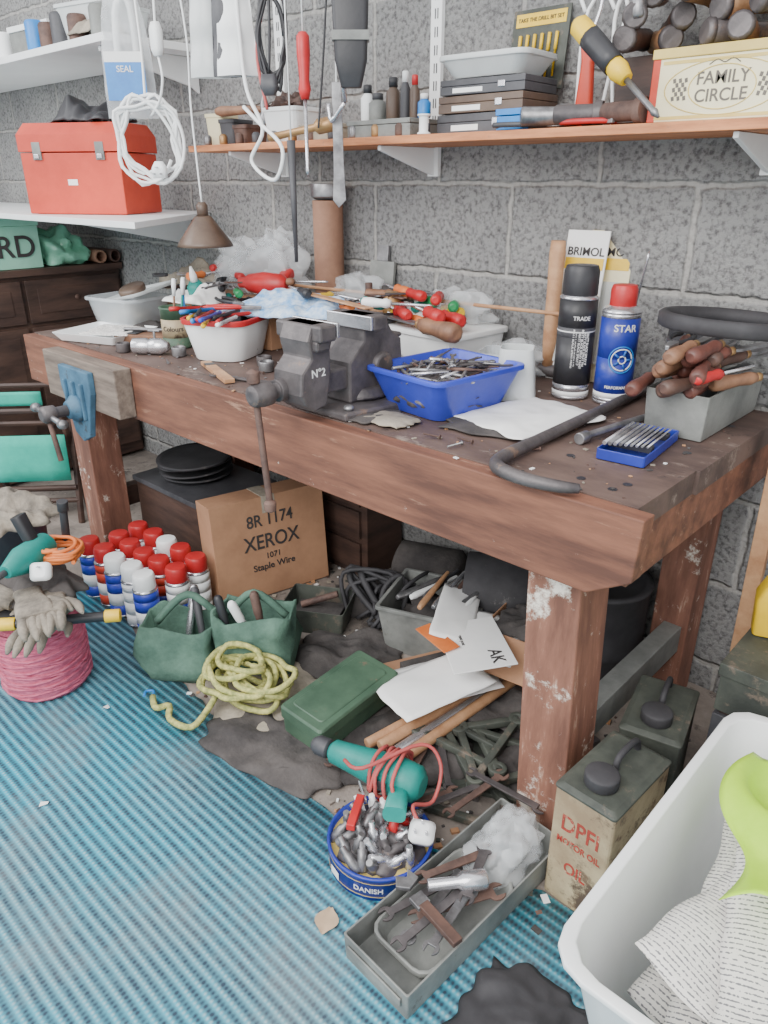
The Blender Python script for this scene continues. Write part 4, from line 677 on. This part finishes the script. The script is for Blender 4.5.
def cast(x,y,z,rz,rx,s,l):
    m=M(); A_,B_,C_=(0,0),(.30*s,0),(0,.26*s)
    for p,q_ in ((A_,B_),(A_,C_),(B_,C_)): m.tube([(p[0],p[1],.01),(q_[0],q_[1],.01)],.013,DGR,n=4)
    m.tube([(0,0,.01),(.14*s,.12*s,.01)],.010,DGR,n=4)
    for p in (A_,B_,C_): m.lathe([(.022,0),(.024,.02),(.012,.02),(.01,0)],DGR,tr(p[0],p[1],0),n=14)
    solo(m,'iron_casting',l,'iron casting',x,y,z,rz,rx,0,'green iron castings on the floor')
cast(-.86,1.02,.004,20,0,1,'green painted triangular iron casting on floor'); cast(-.76,1.14,.03,60,4,.9,'green painted triangular iron casting on floor'); cast(-.98,1.18,.05,5,-5,.8,'green painted triangular iron casting on floor'); cast(-.90,1.26,.05,-40,4,.6,'green painted triangular iron casting on floor')
solo(M().box(.28,.22,.012,DGR).box(.24,.02,.02,DGR,tr(0,.08,.012)).lathe([(.03,.012),(.03,.025)],IR,tr(.06,-.04)),'steel_sheet','dark green steel sheet on the floor','metal sheet',-.84,1.24,0,25)
solo(M().box(.24,.16,.03,IR).box(.2,.12,.02,DRK,tr(0,0,.03)),'metal_tin','flat dark metal tin on the floor','tin',-.76,1.46,0,-15)
solo(M().box(.34,.05,.04,DGR),'steel_bar','dark green steel channel on the floor','steel bar',-.92,1.33,.0,60)
rag(-.86,1.44,.04,.26,.22,.05,DRK,'dark_rag','dark crumpled rag below the bench','cloth',47,30)
for k in range(8): spanner(-1.0+.045*k,1.0+.05*(k%4),.03+.006*k,R.uniform(0,180),.18,.018,[RU,IR][k%2],lab='%s spanner on the floor'%['rusty','dark'][k%2],group='spanners on the floor',rx=R.uniform(-6,6))
e=thing('power_drill','teal electric drill wrapped in faded red cord','power drill',-.905,.955,.070,14,0,0)
M().lathe([(.018,-.13),(.028,-.12),(.034,-.06),(.042,0),(.046,.05),(.042,.10),(.025,.115)],TL,tr(0,0,.06,0,90),n=20).obj('motor_housing',e,bev=0)
M().loft([rr(.05,.035,.014,0),rr(.045,.034,.014,.06),rr(.05,.036,.014,.12)],TL,tr(.06,0,.05,80,0,20)).obj('handle',e,bev=0)
M().lathe([(.012,0),(.024,.006),(.024,.035),(.014,.05)],DG,tr(-.13,0,.06,0,-90)).obj('chuck',e); M().box(.05,.002,.025,DG,tr(.02,-.046,.05)).obj('nameplate',e)
m=M(); q=random.Random(4)
for k in range(5): m.tube([(.0+.016*k+q.uniform(-.006,.006)+.008*sin(a+k),(.052+.003*k)*cos(a),.062+.054*sin(a)) for a in [j*pi/6 for j in range(12)]],.0045,RCD,closed=True,n=6,k=2)
m.tube([(-.06,-.05,.1),(.0,-.07,.12),(.08,.06,.12),(.13,.06,.08),(.14,.0,.03),(.12,-.06,.06),(.15,-.09,.05)],.0045,RCD,k=5); m.obj('power_cord',e,bev=0)
e=thing('round_biscuit_tin','round navy blue biscuit tin full of tools','tin',-.81,.86,.006,43)
M().lathe([(.110,0),(.113,.002),(.113,.056),(.116,.058),(.116,.064),(.109,.064),(.109,.004),(0,.004)],RNG,n=40).obj('body',e,bev=0); M().lathe([(.1135,.046),(.1135,.0475)],GLD,n=40).lathe([(.1135,.010),(.1135,.0115)],GLD,n=40).obj('printed_stripe',e,bev=0)
text('DANISH',.018,INKW,e,tr(0,0,.028,90,0,-13),curve=.1136); M().box(.03,.001,.02,WP,tr(-.096,-.062,.014,0,0,-57)).obj('barcode_label',e)
M().blob(.10,.10,.045,IR,.2,6,3,tr(0,0,.012)).obj('contents',e,bev=0)['kind']='stuff'
for k in range(38):
    a=k*2.4; r_=.095*math.sqrt((k+.5)/38); x,y=-.81+r_*cos(a),.86+r_*sin(a); c_,l=[(CH,'bright steel'),(ST,'dull steel'),(CH,'bright steel'),(RD,'red'),(ST,'dull steel'),(IR,'dark'),(WH_,'white'),(ST,'dull steel')][k%8]
    solo(M().lathe([(.006,-.03),(.011,-.028),(.011,.012),(.007,.016),(.007,.03)],c_,n=12),'socket_bit',l+' socket piled in the blue tin','socket',x,y,.070+.025*(1-r_/.1)+R.uniform(-.004,.006),R.uniform(0,360),R.uniform(0,70),0,'sockets in the round blue tin',bev=0)
e=thing('penknife','red penknife open on the blue tin','penknife',-.865,.84,.105,30); M().box(.018,.09,.016,RD).obj('handle',e); M().box(.004,.06,.012,CH,tr(0,.06,.002,0,0,30)).obj('blade',e)
e=thing('mains_plug','white three-pin plug on the blue tin','plug',-.725,.90,.10,30,20); M().loft([rr(.05,.045,.012,0),rr(.055,.05,.012,.02),rr(.03,.03,.01,.03)],WH_).obj('body',e,bev=0)
for a,b in ((0,.012),(.012,-.01),(-.012,-.01)): M().box(.006,.004,.018,CH,tr(a,b,.03)).obj('pin',e)
e=thing('metal_tray','long grey metal drawer tray with spanners','tray',-.605,.88,.006,-3)
M().tub(.165,.48,.17,.485,.068,.004,.004,GY).box(.14,.004,.02,GY,tr(0,-.245,.03)).obj('body',e)
solo(M().tub(.125,.25,.145,.28,.045,.03,.003,GY,lip=.002),'plastic_liner','grey plastic liner inside metal tray','tray',-.605,.83,.012,-3)
solo(M().blob(.065,.10,.055,CL,.28,3,2,n=52).blob(.05,.06,.045,CL,.3,3,8,tr(.01,.02,.03),n=44),'plastic_bag','soft crumpled clear plastic bag in metal tray','plastic bag',-.60,1.02,.03)
for k,(x,y,rz,L_,c_) in enumerate([(-.65,.83,75,.2,IR),(-.62,.82,95,.19,ST),(-.585,.84,60,.17,RU),(-.60,.80,82,.2,IR),(-.57,.80,100,.15,ST),(-.635,.90,70,.16,RU),(-.59,.91,110,.14,IR)]): spanner(x,y,.055+.006*k,rz,L_,.02,c_,group='spanners in the metal tray',lab='%s spanner in metal tray'%{IR:'dark iron',ST:'dull steel',RU:'rusty'}[c_],ry=R.uniform(-6,6))
solo(M().lathe([(.016,-.06),(.02,-.055),(.02,-.01),(.012,0),(.012,.06)],CH,n=16),'socket_wrench','bright steel socket wrench in metal tray','socket wrench',-.60,.86,.10,-40,90,0)
e=thing('adjustable_spanner','adjustable spanner with dark grip in tray','spanner',-.63,.78,.09,80); M().box(.03,.03,.01,ST).prism([(-.02,.05),(.0,.03),(.03,.04),(.025,.07),(.012,.055),(-.005,.07)],.01,ST).obj('head',e); M().box(.022,.10,.012,WK,tr(0,-.06,0)).obj('grip',e)
def oilcan(x,y,w,d,h,rz,mm,mt,lab,txt):
    e=thing('oil_can',lab,'oil can',x,y,0,rz); M().loft([rr(w,d,.008,0),rr(w,d,.008,h)],mm,sm=False).loft([rr(w+.004,d+.004,.008,h-.004),rr(w+.004,d+.004,.008,h+.002),rr(w-.02,d-.02,.008,h+.008)],mt,sm=False).obj('body',e)
    M().lathe([(.03,0),(.034,.004),(.034,.026),(.028,.03),(0,.03)],BKR,tr(0,-d*.24,h+.007),n=18).obj('screw_cap',e); M().tube([(0,.0,h),(0,.01,h+.035),(0,d*.35,h+.035),(0,d*.40,h)],.007,BKR,k=4).obj('handle',e,bev=0)
    if txt:
        for t_,s_,z_ in txt: text(t_,s_,INKR,e,tr(0,-d/2-.001,z_,90),sx=.8)
    return e
oilcan(-.435,1.145,.13,.22,.29,-3,CRD,DGR,'stained cream rectangular oil can with red lettering',[('DPFI',.055,.21),('MOTOR OIL',.022,.165),('OIL',.04,.10)])
oilcan(-.46,1.42,.13,.22,.27,12,DGR,DGR,'dark grimy rectangular oil can',None)
solo(M().lathe([(.028,0),(.028,.012),(.02,.02),(.005,.03),(.003,.12)],IR),'oiler','small dark oiler with thin spout beside cans','oiler',-.55,1.56,.0)
# right edge
e=thing('storage_tote','large white plastic storage tote with rim','storage tote',.01,1.01,0,0)
M().tub(.46,.56,.60,.70,.40,.06,.004,WH_,lip=.014).obj('body',e,bev=.003)
for k,(x,y,z,w,d,rz) in enumerate([(.03,1.0,.24,.44,.54,-10),(.03,1.0,.29,.46,.56,8),(.03,.97,.33,.42,.52,-14),(.04,.90,.365,.36,.42,16),(.06,1.10,.345,.34,.34,-30)]): rag(x,y,z,w,d,.06,NP,'newspaper','crumpled printed newspaper inside white tote','newspaper',k*5+1,rz,rx=R.uniform(-4,4),ry=3,solid=.001,round_=.1,group='newspapers in the white tote',n=24,fq=2.2)
solo(M().sheet(lambda u,v:(-.11+.22*u+.025*sin(v*7+u*2),-.20+.40*v,.02+.10*sin(pi*u)*(.6+.4*sin(v*5+1))+.012*sin(u*17+v*9)),30,30,LIME),'lime_green_bag','bright lime green plastic bag on newspapers','plastic bag',-.095,1.06,.385,12,-6,14,bev=0,solid=.001)
solo(M().bb(-.36,.1,1.45,1.68,0,.30,DG).bb(-.35,.09,1.46,1.67,.30,.31,WD),'wooden_crate','dark wooden crate beside the bench','crate',0,0,0)
e=thing('green_case','dark green metal case on the crate','case',-.13,1.56,.311); M().box(.46,.22,.09,DGR).obj('body',e); M().box(.47,.23,.03,DGR,tr(0,0,.091)).obj('lid',e)
solo(M().box(.035,.05,.86,WN),'timber_batten','pale wooden batten leaning beside the bench','batten',-.40,1.745,0,8,-1,-1)
solo(M().loft([rr(.10,.06,.01,0),rr(.11,.07,.01,.09),rr(.07,.06,.01,.14)],YL),'yellow_case','yellow plastic tool case on green case','case',-.315,1.64,.435,20)
rag(-.38,.76,.004,.22,.22,.03,BKR,'dark_cloth','dark cloth on the mat beside the tote','cloth',3,10)
# left floor
TX,TY=-1.97,.65
solo(M().lathe([(.11,0),(.122,.02),(.12,.10),(.123,.2),(.112,.225),(.04,.23),(.035,.22)],PK,n=40),'twine_spool','large spool of pink baler twine on mat','twine spool',TX,TY,.007,bev=0)
m=M()
for k in range(16): m.tube([(.1225*cos(a)+.002*sin(5*a+k),.1225*sin(a),.02+.013*k+.006*sin(3*a+k*2)) for a in [j*pi/9 for j in range(18)]],.0045,PK,closed=True,n=5,k=1)
solo(m,'pink_twine','pink twine wound around spool','twine',TX,TY,.007,bev=0,kind='stuff')
e=thing('grey_bucket','weathered grey bucket behind the twine','bucket',-2.33,.74,.007); M().lathe([(.10,0),(.12,.40),(.127,.40),(.127,.41),(.115,.41),(.095,.01)],DG,n=32).obj('body',e,bev=0); M().tube([(-.12,0,.39),(-.1,-.08,.43),(0,-.1,.45),(.1,-.08,.43),(.12,0,.39)],.004,ST,k=4).obj('handle',e,bev=0)
rag(-2.28,.74,.40,.26,.24,.10,GLV,'canvas_sack','crumpled grey canvas sack on the bucket','sack',8,10)
def glove(x,y,z,rz,rx,ry,l):
    m=M().loft([[Vector((p.x,p.y,0)) for p in rr(.075,.03,.014,0)],rr(.07,.028,.013,.05),rr(.09,.032,.015,.09),rr(.095,.034,.015,.14),rr(.088,.026,.012,.175)],GLV)
    for k,(fx_,ln) in enumerate([(-.034,.06),(-.012,.075),(.011,.07),(.033,.05)]): m.tube([(fx_,0,.165),(fx_*1.15,-.008,.165+ln*.5),(fx_*1.2,-.03,.165+ln)],[.0125,.013,.012,.004],GLV,n=8,k=3)
    m.tube([(.04,0,.08),(.07,-.005,.11),(.085,-.015,.15)],[.013,.014,.012,.004],GLV,n=8,k=3)
    solo(m,'work_glove',l,'glove',x,y,z,rz,rx,ry,'work gloves on the twine',bev=0)
for a in [(-1.98,.56,.265,-30,80,0),(-1.90,.70,.27,40,85,0),(-2.00,.70,.30,5,84,10),(-1.93,.60,.315,-60,82,0),(-1.88,.68,.325,60,80,0),(-1.90,.62,.345,75,86,0)]: glove(*a,'worn grey suede work glove on twine')
rag(-1.96,.68,.30,.24,.2,.09,DRK,'dark_rag','dark crumpled rag among the gloves','cloth',51,0)
solo(M().tube([(-1.93,.49,.285),(-1.71,.77,.285)],.014,BK,n=10).tube([(-1.73,.745,.285),(-1.705,.777,.285)],.018,YL,n=10).tube([(-1.90,.53,.285),(-1.87,.565,.285)],.018,YL,n=10).prism([(-1.97,.52),(-1.93,.49),(-1.82,.64),(-1.90,.68)],.005,BK,tr(0,0,.29)),'pruning_saw','black tubular saw with yellow grips on gloves','saw',0,0,0)
e=thing('cordless_drill','teal and black drill lying on the gloves','power drill',-1.94,.66,.40,-60)
M().lathe([(.022,-.08),(.036,-.07),(.040,.03),(.028,.07),(.018,.10)],TL,tr(0,0,.03,0,90)).obj('motor_housing',e); M().loft([rr(.04,.03,.012,0),rr(.042,.034,.012,.11)],BK,tr(-.03,0,.03,20)).obj('handle',e); M().tube([(.1,0,.03),(.17,0,.03)],.009,DG).obj('bit',e)
o=coil(6,.06,.8,.006,ORG,.05,.007,2); tag(o.obj('orange_cable',loc=(-1.93,.74,.40),bev=0),'coiled orange-red cable on the gloves','cable')
e=thing('mains_plug','white three-pin plug lying on gloves','plug',-1.87,.66,.405,50,60); M().loft([rr(.05,.045,.012,0),rr(.055,.05,.012,.02),rr(.03,.03,.01,.03)],WH_).obj('body',e,bev=0); M().box(.006,.004,.018,CH,tr(0,.012,.03)).obj('pin',e)
solo(M().tube([(0,0,0),(.02,.0,.12)],.012,BK).tube([(.02,0,.12),(.025,0,.15)],.016,BK),'awl','black upright awl on the gloves','awl',-1.98,.78,.40)
solo(M().sheet(lambda u,v:((u-.5)*.05*sin(pi*min(max(v,.05),.95)),(v-.5)*.06,.006+.006*abs(u-.5)),6,8,mat('dry leaf',C(200,172,142),rough=.8)),'dry_leaf','curled pale brown dry leaf on the mat','leaf',-.78,.67,.004,30,bev=0)
for k in range(3): solo(M().sheet(lambda u,v:((u-.5)*.02,(v-.5)*.016*(1-.5*u),.007+.003*u),2,2,WP),'paper_fleck','tiny pale paper fleck on the mat','scrap',[-1.72,-1.5,-1.8][k],[.7,.42,.4][k],.002,k*50,bev=0,group='paper flecks on the mat')
# ---------------------------------------------------------------- lights
w=bpy.data.worlds.new('w'); bpy.context.scene.world=w; w.use_nodes=True
w.node_tree.nodes['Background'].inputs[0].default_value=(.97,.98,1,1); w.node_tree.nodes['Background'].inputs[1].default_value=1.75
def area(x,y,z,tx,ty,tz,size,p,c):
    l=bpy.data.lights.new('daylight','AREA'); l.energy=p; l.size=size; l.color=c; o=bpy.data.objects.new('daylight',l); COL.objects.link(o); o.location=(x,y,z)
    o.rotation_euler=(Vector((tx,ty,tz))-Vector((x,y,z))).to_track_quat('-Z','Y').to_euler()
area(-.6,-1.6,2.8,-1.5,1.4,.6,2.4,150,(1,.98,.95))
area(-3.6,-.6,2.6,-2.2,1.4,.7,1.6,60,(.97,.98,1))
# ---------------------------------------------------------------- camera
H=1.37; f=740.; p=math.atan(332/f); yaw=math.radians(47.1)
cam=bpy.data.cameras.new('camera'); co=bpy.data.objects.new('camera',cam); COL.objects.link(co); bpy.context.scene.camera=co
cam.sensor_fit='VERTICAL'; cam.sensor_height=36; cam.lens=36*f/1024; co.location=(0,0,H); cam.clip_start=.02
co.rotation_euler=Vector((-cos(yaw)*cos(p),sin(yaw)*cos(p),-sin(p))).to_track_quat('-Z','Y').to_euler()
